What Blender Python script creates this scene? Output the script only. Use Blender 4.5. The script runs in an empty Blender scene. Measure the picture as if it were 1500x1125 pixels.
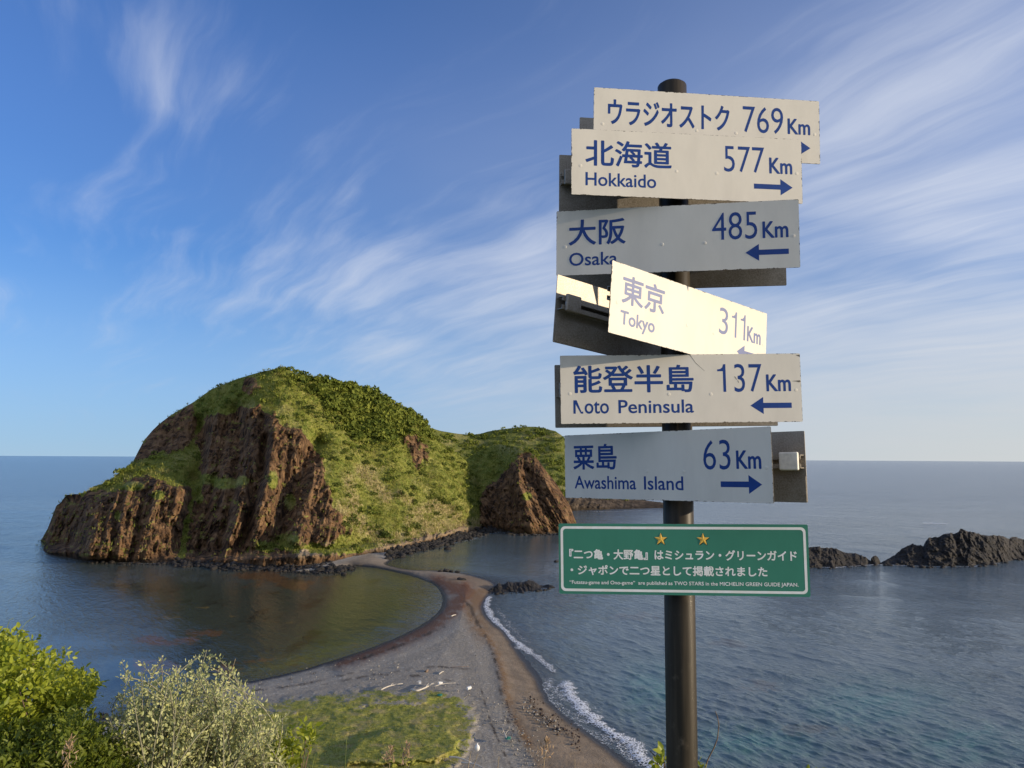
import bpy, bmesh, math, random
import numpy as np
from mathutils import Vector, Matrix

random.seed(7)
rng = np.random.default_rng(7)
scene = bpy.context.scene
col = scene.collection
rad = math.radians

# ------------------------------------------------------------------ camera
EYE = np.array([0.0, 0.0, 40.0])                     # eye point, 40 m above the sea
PITCH, ROLL, FPX = rad(5.499), 0.0057, 1127.0
_F = np.array([0, math.cos(PITCH), math.sin(PITCH)])
_R0 = np.array([1.0, 0, 0]); _U0 = np.cross(_R0, _F)
_R = math.cos(ROLL) * _R0 + math.sin(ROLL) * _U0
_U = -math.sin(ROLL) * _R0 + math.cos(ROLL) * _U0
cam_data = bpy.data.cameras.new('camera')
cam_data.sensor_width = 36.0
cam_data.lens = FPX / 1500 * 36.0
cam_data.clip_start = 0.05
cam_data.clip_end = 120000
cam = bpy.data.objects.new('camera', cam_data)
col.objects.link(cam)
cam.matrix_world = Matrix(((_R[0], _U[0], -_F[0], EYE[0]), (_R[1], _U[1], -_F[1], EYE[1]),
                           (_R[2], _U[2], -_F[2], EYE[2]), (0, 0, 0, 1)))
scene.camera = cam
scene.render.resolution_x, scene.render.resolution_y = 1024, 768


def ray(x, y):
    """direction through a point of the 1500 x 1125 survey chart"""
    x = np.asarray(x, float); y = np.asarray(y, float)
    return _F * FPX + np.multiply.outer(x - 750, _R) - np.multiply.outer(y - 562.5, _U)

# ------------------------------------------------------------------ light
SUN_AZ, SUN_EL = rad(103.0), rad(9.8)                # clockwise from straight ahead
sun_dir = Vector((math.sin(SUN_AZ) * math.cos(SUN_EL), math.cos(SUN_AZ) * math.cos(SUN_EL), math.sin(SUN_EL)))
sd = bpy.data.lights.new('sun', 'SUN')
sd.energy = 3.3
sd.angle = rad(0.5)
sd.color = (1.0, 0.83, 0.60)
sun = bpy.data.objects.new('sun', sd)
sun.rotation_euler = sun_dir.to_track_quat('Z', 'Y').to_euler()
col.objects.link(sun)

world = bpy.data.worlds.new('World')
scene.world = world
world.use_nodes = True
wt = world.node_tree
for n in list(wt.nodes):
    wt.nodes.remove(n)


class NT:
    """small helper for writing node trees"""
    def __init__(s, tree): s.t = tree
    def n(s, typ, **kw):
        nd = s.t.nodes.new(typ)
        for k, v in kw.items(): setattr(nd, k, v)
        return nd
    def link(s, a, b): s.t.links.new(a, b)
    def val(s, sock, v):
        if hasattr(v, 'is_output') or isinstance(v, bpy.types.NodeSocket): s.link(v, sock)
        else: sock.default_value = v
    def math(s, op, a, b=0.0, c=0.0, clamp=False):
        nd = s.n('ShaderNodeMath', operation=op, use_clamp=clamp)
        s.val(nd.inputs[0], a); s.val(nd.inputs[1], b)
        if op in ('MULTIPLY_ADD', 'SMOOTH_MIN', 'COMPARE'): s.val(nd.inputs[2], c)
        return nd.outputs[0]
    def ramp(s, v, lo, hi, a=0.0, b=1.0, smooth=True):
        nd = s.n('ShaderNodeMapRange', interpolation_type='SMOOTHSTEP' if smooth else 'LINEAR')
        s.val(nd.inputs['Value'], v); nd.inputs['From Min'].default_value = lo; nd.inputs['From Max'].default_value = hi
        nd.inputs['To Min'].default_value = a; nd.inputs['To Max'].default_value = b
        return nd.outputs[0]
    def mix(s, f, a, b, blend='MIX'):
        nd = s.n('ShaderNodeMix', data_type='RGBA', blend_type=blend)
        s.val(nd.inputs[0], f)
        for sock, v in ((nd.inputs[6], a), (nd.inputs[7], b)):
            if isinstance(v, tuple): sock.default_value = (v[0], v[1], v[2], 1)
            else: s.link(v, sock)
        return nd.outputs[2]
    def noise(s, vec, scale, detail=4.0, rough=0.55, dist=0.0, out=0):
        nd = s.n('ShaderNodeTexNoise')
        if vec is not None: s.link(vec, nd.inputs['Vector'])
        nd.inputs['Scale'].default_value = scale; nd.inputs['Detail'].default_value = detail
        nd.inputs['Roughness'].default_value = rough; nd.inputs['Distortion'].default_value = dist
        return nd.outputs[out]
    def voro(s, vec, scale, feature='F1', out=0):
        nd = s.n('ShaderNodeTexVoronoi', feature=feature)
        if vec is not None: s.link(vec, nd.inputs['Vector'])
        nd.inputs['Scale'].default_value = scale
        return nd.outputs[out]
    def mapping(s, vec, scale=(1, 1, 1), rot=(0, 0, 0), loc=(0, 0, 0)):
        nd = s.n('ShaderNodeMapping')
        s.link(vec, nd.inputs['Vector'])
        nd.inputs['Scale'].default_value = scale; nd.inputs['Rotation'].default_value = rot; nd.inputs['Location'].default_value = loc
        return nd.outputs[0]
    def attr(s, name):
        return s.n('ShaderNodeAttribute', attribute_name=name).outputs['Fac']
    def bump(s, h, strength=0.5, dist=1.0, normal=None):
        nd = s.n('ShaderNodeBump')
        s.link(h, nd.inputs['Height']); nd.inputs['Strength'].default_value = strength; nd.inputs['Distance'].default_value = dist
        if normal is not None: s.link(normal, nd.inputs['Normal'])
        return nd.outputs[0]


# sky: Nishita daylight with cirrus streaks lying on a high plane
w = NT(wt)
sky = w.n('ShaderNodeTexSky', sky_type='NISHITA', sun_disc=False)
sky.sun_elevation = SUN_EL
sky.sun_rotation = SUN_AZ
sky.altitude = 40
sky.air_density, sky.dust_density, sky.ozone_density = 0.6, 0.0, 4.5
tc = w.n('ShaderNodeTexCoord').outputs['Generated']
sep = w.n('ShaderNodeSeparateXYZ'); w.link(tc, sep.inputs[0])
sxx, szz = sep.outputs[0], sep.outputs[2]
zz = w.math('ADD', w.math('MAXIMUM', szz, 0.0), 0.10)
cmb = w.n('ShaderNodeCombineXYZ')
w.link(w.math('DIVIDE', sxx, zz), cmb.inputs[0]); w.link(w.math('DIVIDE', sep.outputs[1], zz), cmb.inputs[1])
pl = cmb.outputs[0]
def warped(v, scale, amt, det=3):
    nz_ = w.n('ShaderNodeVectorMath', operation='SUBTRACT'); w.link(w.noise(v, scale, det, 0.55, out=1), nz_.inputs[0]); nz_.inputs[1].default_value = (0.5, 0.5, 0.5)
    o = w.n('ShaderNodeVectorMath', operation='MULTIPLY_ADD'); w.link(nz_.outputs[0], o.inputs[0]); o.inputs[1].default_value = (amt, amt, 0); w.link(v, o.inputs[2])
    return o.outputs[0]
turned = w.mapping(pl, rot=(0, 0, rad(54)))
wv = warped(warped(turned, 0.5, 0.8), 3.0, 0.07, 4)
s1 = w.noise(w.mapping(wv, scale=(0.55, 2.6, 1), loc=(3.1, 0.7, 0)), 1.0, 9, 0.58, 0.2)
s2 = w.noise(w.mapping(wv, scale=(1.0, 7.5, 1), loc=(1.7, 5.2, 0)), 1.25, 5, 0.55, 0.2)
st_ = w.math('ADD', w.math('MULTIPLY', s1, 0.66), w.math('MULTIPLY', s2, 0.34))
big = w.noise(w.mapping(wv, loc=(4.2, 1.3, 0)), 0.9, 3, 0.5)
# where the cirrus lies: banks on the right and over the island, a few wisps in the clear upper left
def bank(x, y, sharp, amt):
    v = ray(x, y); v = v / np.linalg.norm(v)
    d = w.n('ShaderNodeVectorMath', operation='DOT_PRODUCT'); w.link(tc, d.inputs[0]); d.inputs[1].default_value = tuple(v)
    return w.math('MULTIPLY', w.math('EXPONENT', w.math('MULTIPLY', w.math('SUBTRACT', d.outputs['Value'], 1.0), sharp)), amt)
cover = w.math('ADD', w.math('ADD', w.math('MULTIPLY', sxx, 0.10), -0.06), w.ramp(sep.outputs[1], 0.25, -0.5, 0.0, 0.55))   # unseen extra cloud behind the viewer, added as neutral fill light
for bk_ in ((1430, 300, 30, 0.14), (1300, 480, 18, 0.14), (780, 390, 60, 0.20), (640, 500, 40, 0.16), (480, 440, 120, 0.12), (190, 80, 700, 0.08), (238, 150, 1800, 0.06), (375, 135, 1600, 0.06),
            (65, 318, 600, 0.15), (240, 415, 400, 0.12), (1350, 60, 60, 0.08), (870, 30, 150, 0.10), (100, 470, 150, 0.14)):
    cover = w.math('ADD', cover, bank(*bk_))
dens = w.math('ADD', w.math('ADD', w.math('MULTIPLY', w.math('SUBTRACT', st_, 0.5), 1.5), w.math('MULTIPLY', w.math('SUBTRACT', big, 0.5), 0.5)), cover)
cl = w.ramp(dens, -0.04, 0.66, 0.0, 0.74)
cl = w.math('MULTIPLY', cl, w.ramp(szz, 0.0, 0.12, 0.30, 1.0))
veil = w.math('MULTIPLY', w.math('MULTIPLY', w.ramp(sxx, -0.45, 0.50, 0.04, 0.50), w.ramp(szz, 0.75, 0.15)), w.ramp(big, 0.25, 0.6, 0.5, 1.0))
cl = w.math('SUBTRACT', w.math('ADD', cl, veil), w.math('MULTIPLY', cl, veil))
air = w.mix(1.0, sky.outputs[0], w.mix(w.ramp(szz, 0.50, 0.12), (1.06, 1.02, 1.06), (0.80, 0.81, 0.77)), 'MULTIPLY')
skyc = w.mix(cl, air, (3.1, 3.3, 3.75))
# thin haze low over the horizon, whiter towards the sun's side
hz_c = w.mix(w.ramp(sxx, -0.45, 0.60), (1.36, 1.98, 2.88), (2.65, 2.74, 2.78))
hz_f = w.math('MULTIPLY', w.ramp(szz, 0.27, -0.01), w.ramp(sxx, -0.5, 0.7, 0.80, 0.92))
skyc = w.mix(hz_f, skyc, hz_c)
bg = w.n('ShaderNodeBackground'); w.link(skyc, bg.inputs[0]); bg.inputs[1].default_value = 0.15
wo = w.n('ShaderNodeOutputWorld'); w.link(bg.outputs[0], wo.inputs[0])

vs = scene.view_settings
vs.view_transform, vs.look, vs.exposure, vs.gamma = 'Standard', 'None', 0.62, 1.0
vs.use_curve_mapping = False
scene.cycles.max_bounces = 6
scene.cycles.transparent_max_bounces = 12

# ------------------------------------------------------------------ helpers
def tag(o, label=None, cat=None, group=None, kind=None):
    if label: o['label'] = label
    if cat: o['category'] = cat
    if group: o['group'] = group
    if kind: o['kind'] = kind
    return o

def empty(name, loc=(0, 0, 0)):
    o = bpy.data.objects.new(name, None)
    o.location = loc
    o.empty_display_size = 0.1
    col.objects.link(o)
    return o

def mesh_obj(name, verts, faces, mat, parent=None, smooth=False, attrs=None, loc=None):
    """verts (n,3) and faces (list, or (m,k) array) become ONE linked mesh object"""
    me = bpy.data.meshes.new(name)
    verts = np.asarray(verts, dtype=np.float32)
    if isinstance(faces, np.ndarray):
        m, k = faces.shape
        me.vertices.add(len(verts)); me.vertices.foreach_set('co', verts.ravel())
        me.loops.add(m * k); me.loops.foreach_set('vertex_index', faces.astype(np.int32).ravel())
        me.polygons.add(m); me.polygons.foreach_set('loop_start', np.arange(0, m * k, k, dtype=np.int32))
        me.update(calc_edges=True); me.validate()
    else:
        me.from_pydata([tuple(map(float, v)) for v in verts], [], faces); me.update()
    if smooth: me.polygons.foreach_set('use_smooth', np.ones(len(me.polygons), dtype=bool))
    for k_, v_ in (attrs or {}).items():
        a = me.attributes.new(k_, 'FLOAT', 'POINT'); a.data.foreach_set('value', np.asarray(v_, dtype=np.float32))
    for m_ in (mat if isinstance(mat, (list, tuple)) else [mat]): me.materials.append(m_)
    o = bpy.data.objects.new(name, me)
    col.objects.link(o)
    if parent: o.parent = parent
    if loc is not None: o.location = loc
    return o

def bm_obj(name, bm, mat, parent=None, smooth=False):
    me = bpy.data.meshes.new(name)
    bmesh.ops.recalc_face_normals(bm, faces=bm.faces[:])
    bm.to_mesh(me); bm.free()
    if smooth: me.polygons.foreach_set('use_smooth', np.ones(len(me.polygons), dtype=bool))
    me.materials.append(mat)
    o = bpy.data.objects.new(name, me); col.objects.link(o)
    if parent: o.parent = parent
    return o

def add_box(bm, x0, x1, y0, y1, z0, z1, bevel=0.0):
    r = bmesh.ops.create_cube(bm, size=1.0)
    for v in r['verts']:
        v.co = Vector((x0 + (v.co.x + .5) * (x1 - x0), y0 + (v.co.y + .5) * (y1 - y0), z0 + (v.co.z + .5) * (z1 - z0)))
    if bevel:
        es = list({e for v in r['verts'] for e in v.link_edges})
        bmesh.ops.bevel(bm, geom=es, offset=bevel, segments=2, profile=0.5, affect='EDGES')

def ground(x, y, z=0.0):
    """survey chart -> the point at height z that is seen there"""
    d = ray(x, y)
    t = (z - EYE[2]) / d[..., 2]
    return EYE + d * t[..., None]
def at_dist(x, y, D):
    d = ray(x, y)
    return EYE + d * (np.asarray(D) / np.hypot(d[..., 0], d[..., 1]))[..., None]

# vectorised gradient noise
_perm = np.random.default_rng(3).permutation(256); _perm = np.concatenate([_perm, _perm, _perm])
_g = np.random.default_rng(4).normal(size=(256, 3)); _g /= np.linalg.norm(_g, axis=1)[:, None]
def pn(x, y, z=0.0):
    x, y, z = np.broadcast_arrays(np.asarray(x, float), np.asarray(y, float), np.asarray(z, float))
    xi, yi, zi = np.floor(x).astype(int), np.floor(y).astype(int), np.floor(z).astype(int)
    fx, fy, fz = x - xi, y - yi, z - zi
    u, v, t = [q * q * q * (q * (q * 6 - 15) + 10) for q in (fx, fy, fz)]
    xi &= 255; yi &= 255; zi &= 255
    def gr(i, j, k):
        g = _g[_perm[_perm[_perm[xi + i] + yi + j] + zi + k]]
        return g[..., 0] * (fx - i) + g[..., 1] * (fy - j) + g[..., 2] * (fz - k)
    l = lambda a, b, f: a + (b - a) * f
    return 1.5 * l(l(l(gr(0, 0, 0), gr(1, 0, 0), u), l(gr(0, 1, 0), gr(1, 1, 0), u), v),
             l(l(gr(0, 0, 1), gr(1, 0, 1), u), l(gr(0, 1, 1), gr(1, 1, 1), u), v), t)
def fbm(x, y, z=0.0, o=4, r=0.5, ridged=False):
    a, s, f, tot = 1.0, 0.0, 1.0, 0.0
    for i in range(o):
        n = pn(x * f + 17 * i, y * f + 5 * i, np.asarray(z) * f)
        s = s + a * ((1 - 2 * np.abs(n)) if ridged else n); tot += a; a *= r; f *= 2.03
    return s / tot
def sst(x, a, b):
    t = np.clip((x - a) / (b - a), 0, 1); return t * t * (3 - 2 * t)
def seg_dist(px, py, pts, closed=False):
    pts = np.asarray(pts, float); d = np.full(np.shape(px), 1e9)
    n = len(pts)
    for i in range(n if closed else n - 1):
        a, b = pts[i], pts[(i + 1) % n]; ab = b - a
        t = np.clip(((px - a[0]) * ab[0] + (py - a[1]) * ab[1]) / max(ab @ ab, 1e-9), 0, 1)
        d = np.minimum(d, np.hypot(px - a[0] - t * ab[0], py - a[1] - t * ab[1]))
    return d
def inside(px, py, pts):
    pts = np.asarray(pts, float); c = np.zeros(np.shape(px), bool); n = len(pts)
    for i in range(n):
        (x0, y0), (x1, y1) = pts[i], pts[(i + 1) % n]
        if y0 == y1: continue
        c ^= ((y0 > py) != (y1 > py)) & (px < (x1 - x0) * (py - y0) / (y1 - y0) + x0)
    return c
def sdf(px, py, pts):
    d = seg_dist(px, py, pts, True)
    return np.where(inside(px, py, pts), d, -d)
def smooth_line(pts, n=6):
    """Catmull-Rom through pts"""
    p = np.asarray(pts, float); p = np.vstack([2 * p[0] - p[1], p, 2 * p[-1] - p[-2]]); out = []
    for i in range(1, len(p) - 2):
        for k in range(n):
            t = k / n
            out.append(0.5 * (2 * p[i] + (p[i + 1] - p[i - 1]) * t + (2 * p[i - 1] - 5 * p[i] + 4 * p[i + 1] - p[i + 2]) * t * t
                              + (3 * p[i] - p[i - 1] - 3 * p[i + 1] + p[i + 2]) * t ** 3))
    out.append(p[-2]); return np.array(out)

def material(name):
    m = bpy.data.materials.new(name); m.use_nodes = True
    nt = NT(m.node_tree)
    bs = m.node_tree.nodes['Principled BSDF']
    return m, nt, bs
def pos(nt): return nt.n('ShaderNodeNewGeometry').outputs['Position']
def plain(name, c, rough=0.6, metal=0.0, var=0.15, scale=8.0, bump=0.0):
    m, t, b = material(name)
    oc = t.n('ShaderNodeTexCoord').outputs['Object']
    nz = t.noise(oc, scale, 5, 0.6)
    d = tuple(x * (1 - var) for x in c); l = tuple(min(1, x * (1 + var)) for x in c)
    t.link(t.mix(t.ramp(nz, 0.3, 0.7), d, l), b.inputs['Base Color'])
    b.inputs['Roughness'].default_value = rough; b.inputs['Metallic'].default_value = metal
    if bump: t.link(t.bump(nz, bump, 0.02), b.inputs['Normal'])
    return m

# ------------------------------------------------------------------ hills
def rock_and_grass(name, rock_a, rock_b, rock_d, g_a, g_b, g_c):
    m, t, b = material(name)
    p = pos(t)
    veg, dry, pale = t.attr('veg'), t.attr('dry'), t.attr('pale')
    n1 = t.noise(p, 0.16, 6, 0.6); n2 = t.noise(p, 0.75, 5, 0.65); n3 = t.noise(t.mapping(p, scale=(1, 1, 0.18)), 0.45, 6, 0.62)
    rk = t.mix(t.ramp(n3, 0.40, 0.60), rock_d, rock_a)
    rk = t.mix(t.ramp(n1, 0.45, 0.68), rk, rock_b)
    rk = t.mix(t.math('MULTIPLY', t.ramp(n2, 0.62, 0.75), 0.35), rk, (0.11, 0.12, 0.05))
    gr = t.mix(t.ramp(n1, 0.36, 0.64), g_a, g_b)
    gr = t.mix(t.ramp(n2, 0.45, 0.72), gr, g_c)
    gr = t.mix(t.math('MULTIPLY', dry, t.ramp(n2, 0.2, 0.5)), gr, (0.50, 0.41, 0.20))
    rk = t.mix(pale, rk, (0.42, 0.33, 0.22))
    tide = t.n('ShaderNodeSeparateXYZ'); t.link(p, tide.inputs[0])
    rk = t.mix(t.math('MULTIPLY', t.ramp(t.math('ADD', tide.outputs[2], t.math('MULTIPLY', n2, 2.0)), 3.6, 1.2), 0.75), rk, (0.035, 0.028, 0.022))
    edge = t.ramp(t.math('ADD', veg, t.math('MULTIPLY', t.math('SUBTRACT', n2, 0.5), 0.9)), 0.40, 0.60)
    t.link(t.mix(edge, rk, gr), b.inputs['Base Color'])
    b.inputs['Roughness'].default_value = 0.95
    b.inputs['Specular IOR Level'].default_value = 0.15
    hgt = t.math('ADD', t.math('MULTIPLY', n3, 1.2), n2)
    t.link(t.bump(hgt, 0.9, 1.1), b.inputs['Normal'])
    return m

M_hill = rock_and_grass('rock and grass', (0.160, 0.090, 0.045), (0.255, 0.155, 0.080), (0.034, 0.022, 0.015),
                        (0.115, 0.150, 0.024), (0.215, 0.225, 0.042), (0.31, 0.285, 0.085))
M_hill2 = rock_and_grass('far rock and grass', (0.085, 0.065, 0.048), (0.13, 0.10, 0.075), (0.035, 0.028, 0.022),
                        (0.085, 0.115, 0.024), (0.150, 0.165, 0.036), (0.22, 0.21, 0.065))

def cells(S, Y, w_, h_, seed):
    """broken joint blocks: a random value per block"""
    hs = lambda i, j: np.modf(np.abs(np.sin(i * 127.1 + j * 311.7 + seed * 74.7) * 43758.5453))[0]
    jx = S / w_ + 0.55 * pn(S / w_ * .6, Y / h_ * .6, seed) + 0.25 * pn(S / w_ * 2, Y / h_ * 2, seed + 4)
    i = np.floor(jx); j = np.floor(Y / h_ + 3 * hs(i, 0 * i) + 0.5 * pn(S / w_, Y / h_ * 1.3, seed + 9))
    return 2 * hs(i, j) - 1

def relief(name, base, ridge, back, feats=(), steps=(), step_px=1.3, rows=220, gpow=1.5, slant=0.3, ribs=3.5,
           rock=None, veg_fn=None, mat=None, rough=0.8, bottom=-2.0, backrows=26, back_len=None, fade=2.0, rib_px=16.0, blocks=0.55, window=True, extra=None, jag=0.0):
    """a solid hill or reef: front face from the waterline up to its skyline, and a back falling to the sea"""
    base, ridge, back = np.array(base, float), np.array(ridge, float), np.array(back, float)
    xs = np.arange(ridge[0, 0], ridge[-1, 0] + 1e-6, step_px)
    yb = np.interp(xs, base[:, 0], base[:, 1]); yr = np.minimum(np.interp(xs, ridge[:, 0], ridge[:, 1]), yb - 0.3)
    if jag: yr = np.minimum(yr - jag * (0.9 * pn(xs / 4.0, 0.7, 2.2) + 1.3 * (np.floor(2.2 * pn(xs / 9.0, 3.7, 1.2) + .5) / 2.2) + 0.4) * sst(yb - yr, 0, 10), yb - 0.3)
    gb = ground(xs, yb); Db = np.hypot(gb[:, 0], gb[:, 1])
    Dr = Db + np.interp(xs, back[:, 0], back[:, 1])
    t = np.linspace(0, 1, rows)[:, None]
    X = np.broadcast_to(xs, (rows, len(xs))); Y = yb + (yr - yb) * t
    D = Db + (Dr - Db) * t ** gpow
    win = (1 - 0.85 * sst(t, 0.75, 1.0)) * sst(t, -0.02, 0.10) if window else 1 - 0.6 * sst(t, 0.75, 1.0)
    hgt = (yb - yr) / 80.0
    k = np.clip(hgt, 0.15, 1.0)
    dD = np.zeros_like(Y)
    for pts, wd, amp in feats:
        dd = seg_dist(X, Y, smooth_line(pts, 4))
        dD += amp * np.exp(-(dd / wd) ** 2)
    for pts, wd, amp in steps:
        pts = np.array(pts, float)
        yl = np.interp(xs, pts[:, 0], pts[:, 1]); inr = sst(xs, pts[0, 0], pts[0, 0] + 30) * (1 - sst(xs, pts[-1, 0] - 0.33 * (pts[-1, 0] - pts[0, 0]), pts[-1, 0]))
        dD += amp * sst(yl - Y, -wd, wd) * inr
    rk = rock(X, Y) if rock is not None else np.ones_like(Y)
    S = X + slant * (Y - 720) + 9 * pn(X / 60, Y / 60, 1.7)
    r1 = fbm(S / (rib_px * 2.2), Y / 190, 2.2, 2, 0.5, True)
    r2 = fbm(S / rib_px, Y / 110, 5.1, 3, 0.55, True)
    r3 = fbm(S / (rib_px * .45), Y / 34, 8.3, 3, 0.55, True)
    led = pn(X / 60, Y / 9 + X / 90, 3.3)
    blk = 0.75 * cells(S, Y, rib_px * .95, rib_px * 2.4, 1.3) + 0.55 * cells(S, Y, rib_px * .42, rib_px * .9, 2.7) + 0.34 * cells(S, Y, rib_px * .2, rib_px * .42, 5.1)
    dD += -k * rk * ribs * (0.85 * r1 + 0.6 * r2 + 0.40 * r3 + 0.25 * led + blocks * blk)
    soft = fbm(X / 70, Y / 60, 0.4, 3)
    dD += -k * (1 - rk) * (3.8 * soft + 1.5 * fbm(S / 26, Y / 60, 6.6, 3))
    D = D + dD * win
    if extra is not None: D = D + extra(X, Y)
    P = at_dist(X, Y, D)
    # fine 3-D roughness
    q = P / 3.2
    nz = fbm(q[..., 0], q[..., 1], q[..., 2], 4, 0.6)
    nz2 = fbm(q[..., 0] * .45 + 9, q[..., 1] * .45, q[..., 2] * .45, 3, 0.5)
    toward = np.stack([-X * 0 - P[..., 0] / D, -P[..., 1] / D, np.full_like(D, 0.35)], -1)
    amt = rough * ((0.5 + 0.9 * rk) * nz + 0.9 * nz2) * k
    P = P + toward * (amt * (1 - 0.5 * sst(t, 0.9, 1.0)) )[..., None]
    P[0, :, 2] = bottom
    # the far side
    cr = P[-1]; out = [P]
    dirs = np.stack([cr[:, 0] / Dr, cr[:, 1] / Dr], -1)
    bl = back_len if back_len else 0.9
    for i in range(1, backrows + 1):
        s = i / backrows
        z = cr[:, 2] * (1 - s ** 1.6) + bottom * s ** 1.6
        dist = np.maximum(cr[:, 2], 1.0) * bl * 1.6 * s
        row = np.stack([cr[:, 0] + dirs[:, 0] * dist, cr[:, 1] + dirs[:, 1] * dist, z], -1)
        nn = fbm(row[:, 0] / 9, row[:, 1] / 9, row[:, 2] / 9, 4)
        row[:, 2] += nn * 2.0 * min(1, cr[:, 2].max() / 30) * (s > 0) * (1 - s)
        out.append(row[None])
    V = np.concatenate(out, 0); nr, nc = V.shape[:2]
    idx = np.arange(nr * nc).reshape(nr, nc)
    F = np.stack([idx[:-1, :-1], idx[:-1, 1:], idx[1:, 1:], idx[1:, :-1]], -1).reshape(-1, 4)
    at = {}
    for nm in ('veg', 'dry', 'pale'):
        a = veg_fn(nm, X, Y, P, rk, t) if veg_fn else np.zeros_like(Y)
        at[nm] = np.concatenate([a, np.repeat(a[-1:], backrows, 0)], 0).ravel()
    o = mesh_obj(name, V.reshape(-1, 3), F, mat or M_hill, smooth=False, attrs=at)
    return o, X, Y, P, rk

A_base = [(50, 803), (55, 803), (72, 812), (95, 816), (130, 822), (200, 824), (270, 826), (330, 829), (400, 832), (440, 832), (490, 826), (530, 817), (560, 812),
          (600, 803), (640, 794), (690, 780), (728, 769), (735, 769)]
A_ridge = [(50, 803), (55, 800), (62, 788), (70, 774), (82, 742), (90, 735), (97, 725), (115, 724), (130, 719), (150, 709), (165, 700), (180, 688), (195, 676), (203, 660),
           (211, 645), (222, 632), (232, 622), (250, 608), (262, 601), (285, 588), (310, 570), (330, 562), (350, 554), (370, 548), (390, 543), (405, 540),
           (415, 538), (424, 541), (434, 549), (450, 553), (470, 555), (490, 560), (505, 565), (530, 570), (540, 572), (556, 582), (570, 590), (585, 597), (600, 605),
           (617, 618), (630, 634), (650, 652), (668, 664), (683, 675), (695, 697), (705, 722), (717, 741), (728, 756), (735, 768)]
A_back = [(50, 4), (82, 22), (97, 34), (130, 60), (200, 90), (270, 108), (330, 118), (420, 126), (540, 130), (620, 112), (683, 66), (728, 14), (735, 3)]
A_rock = [[(45, 806), (85, 733), (97, 722), (120, 722), (155, 720), (175, 714), (195, 698), (215, 694), (242, 706), (262, 710), (279, 712), (281, 735), (268, 780),
           (262, 830), (130, 830)],
          [(195, 676), (211, 640), (228, 620), (250, 606), (280, 597), (292, 612), (285, 640), (268, 660), (240, 664), (222, 668)],
          [(297, 612), (318, 600), (334, 606), (352, 598), (380, 596), (395, 605), (420, 622), (440, 634), (458, 652), (461, 668), (449, 690), (437, 712), (425, 740), (405, 780),
           (380, 800), (345, 822), (290, 832), (262, 832), (272, 790), (284, 735), (300, 715), (293, 690), (288, 650)],
          [(410, 640), (455, 650), (472, 668), (482, 725), (440, 800), (385, 790), (400, 720)],
          [(430, 725), (455, 705), (478, 722), (500, 752), (515, 782), (470, 800), (425, 792), (412, 770)],
          [(352, 572), (366, 556), (379, 558), (380, 568), (365, 576)],
          [(592, 640), (612, 633), (624, 655), (621, 690), (606, 684), (597, 660)],
          [(262, 818), (330, 806), (440, 806), (520, 812), (560, 800), (640, 782), (728, 757), (735, 772), (640, 800), (560, 818), (440, 840), (262, 840)]]
def rock_mask(polys, soft=6.0, nz=16.0):
    def f(X, Y):
        m = np.zeros_like(Y)
        for pl_ in polys:
            m = np.maximum(m, sst(sdf(X, Y, pl_) + nz * fbm(X / 15, Y / 22, 4.4, 4, 0.6), -soft, soft))
        return m
    return f
def A_attr(nm, X, Y, P, rk, t):
    if nm == 'veg':
        ledge = sst(fbm(X / 16, Y / 8, 9.1, 4), 0.12, 0.30) * 0.9
        g = np.zeros_like(Y)
        for cx, cy, rx, ry in ((303, 702, 22, 9), (330, 708, 26, 10), (400, 703, 9, 16), (355, 704, 12, 8), (420, 790, 22, 10), (385, 800, 14, 9), (172, 755, 5, 8), (232, 725, 12, 8), (195, 712, 20, 8), (292, 730, 7, 10), (425, 735, 10, 14)):
            g = np.maximum(g, np.exp(-((X - cx) / rx) ** 2 - ((Y - cy) / ry) ** 2))
        shore = np.zeros_like(Y) + 1 - sst(t, 0.02, 0.05)
        return np.clip(np.maximum(1 - rk, np.maximum(0.55 * ledge * rk, g)) - shore, 0, 1)
    if nm == 'dry':
        d = np.zeros_like(Y)
        for pts, wd in (([(530, 690), (548, 710), (567, 728)], 10), ([(607, 752), (635, 740), (668, 757)], 9), ([(600, 765), (640, 765), (655, 772)], 9), ([(500, 745), (530, 770), (560, 790)], 12),
                        ([(585, 725), (600, 735)], 6), ([(575, 790), (620, 778), (700, 768)], 9), ([(510, 700), (520, 740)], 8)):
            d = np.maximum(d, np.exp(-(seg_dist(X, Y, pts) / wd) ** 2))
        return np.clip(d * (0.75 + 0.7 * fbm(X / 12, Y / 5, 2.5, 3)) + 0.25 * sst(fbm(X / 40, Y / 25, 7.7, 3), 0.05, 0.4), 0, 1)
    p_ = np.exp(-(seg_dist(X, Y, [(440, 808), (480, 803), (515, 800), (548, 797)]) / 8) ** 2)
    p2 = 0.5 * np.exp(-(seg_dist(X, Y, [(560, 803), (640, 784), (715, 766)]) / 5) ** 2)
    return np.clip(np.maximum(p_, p2), 0, 1)
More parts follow.
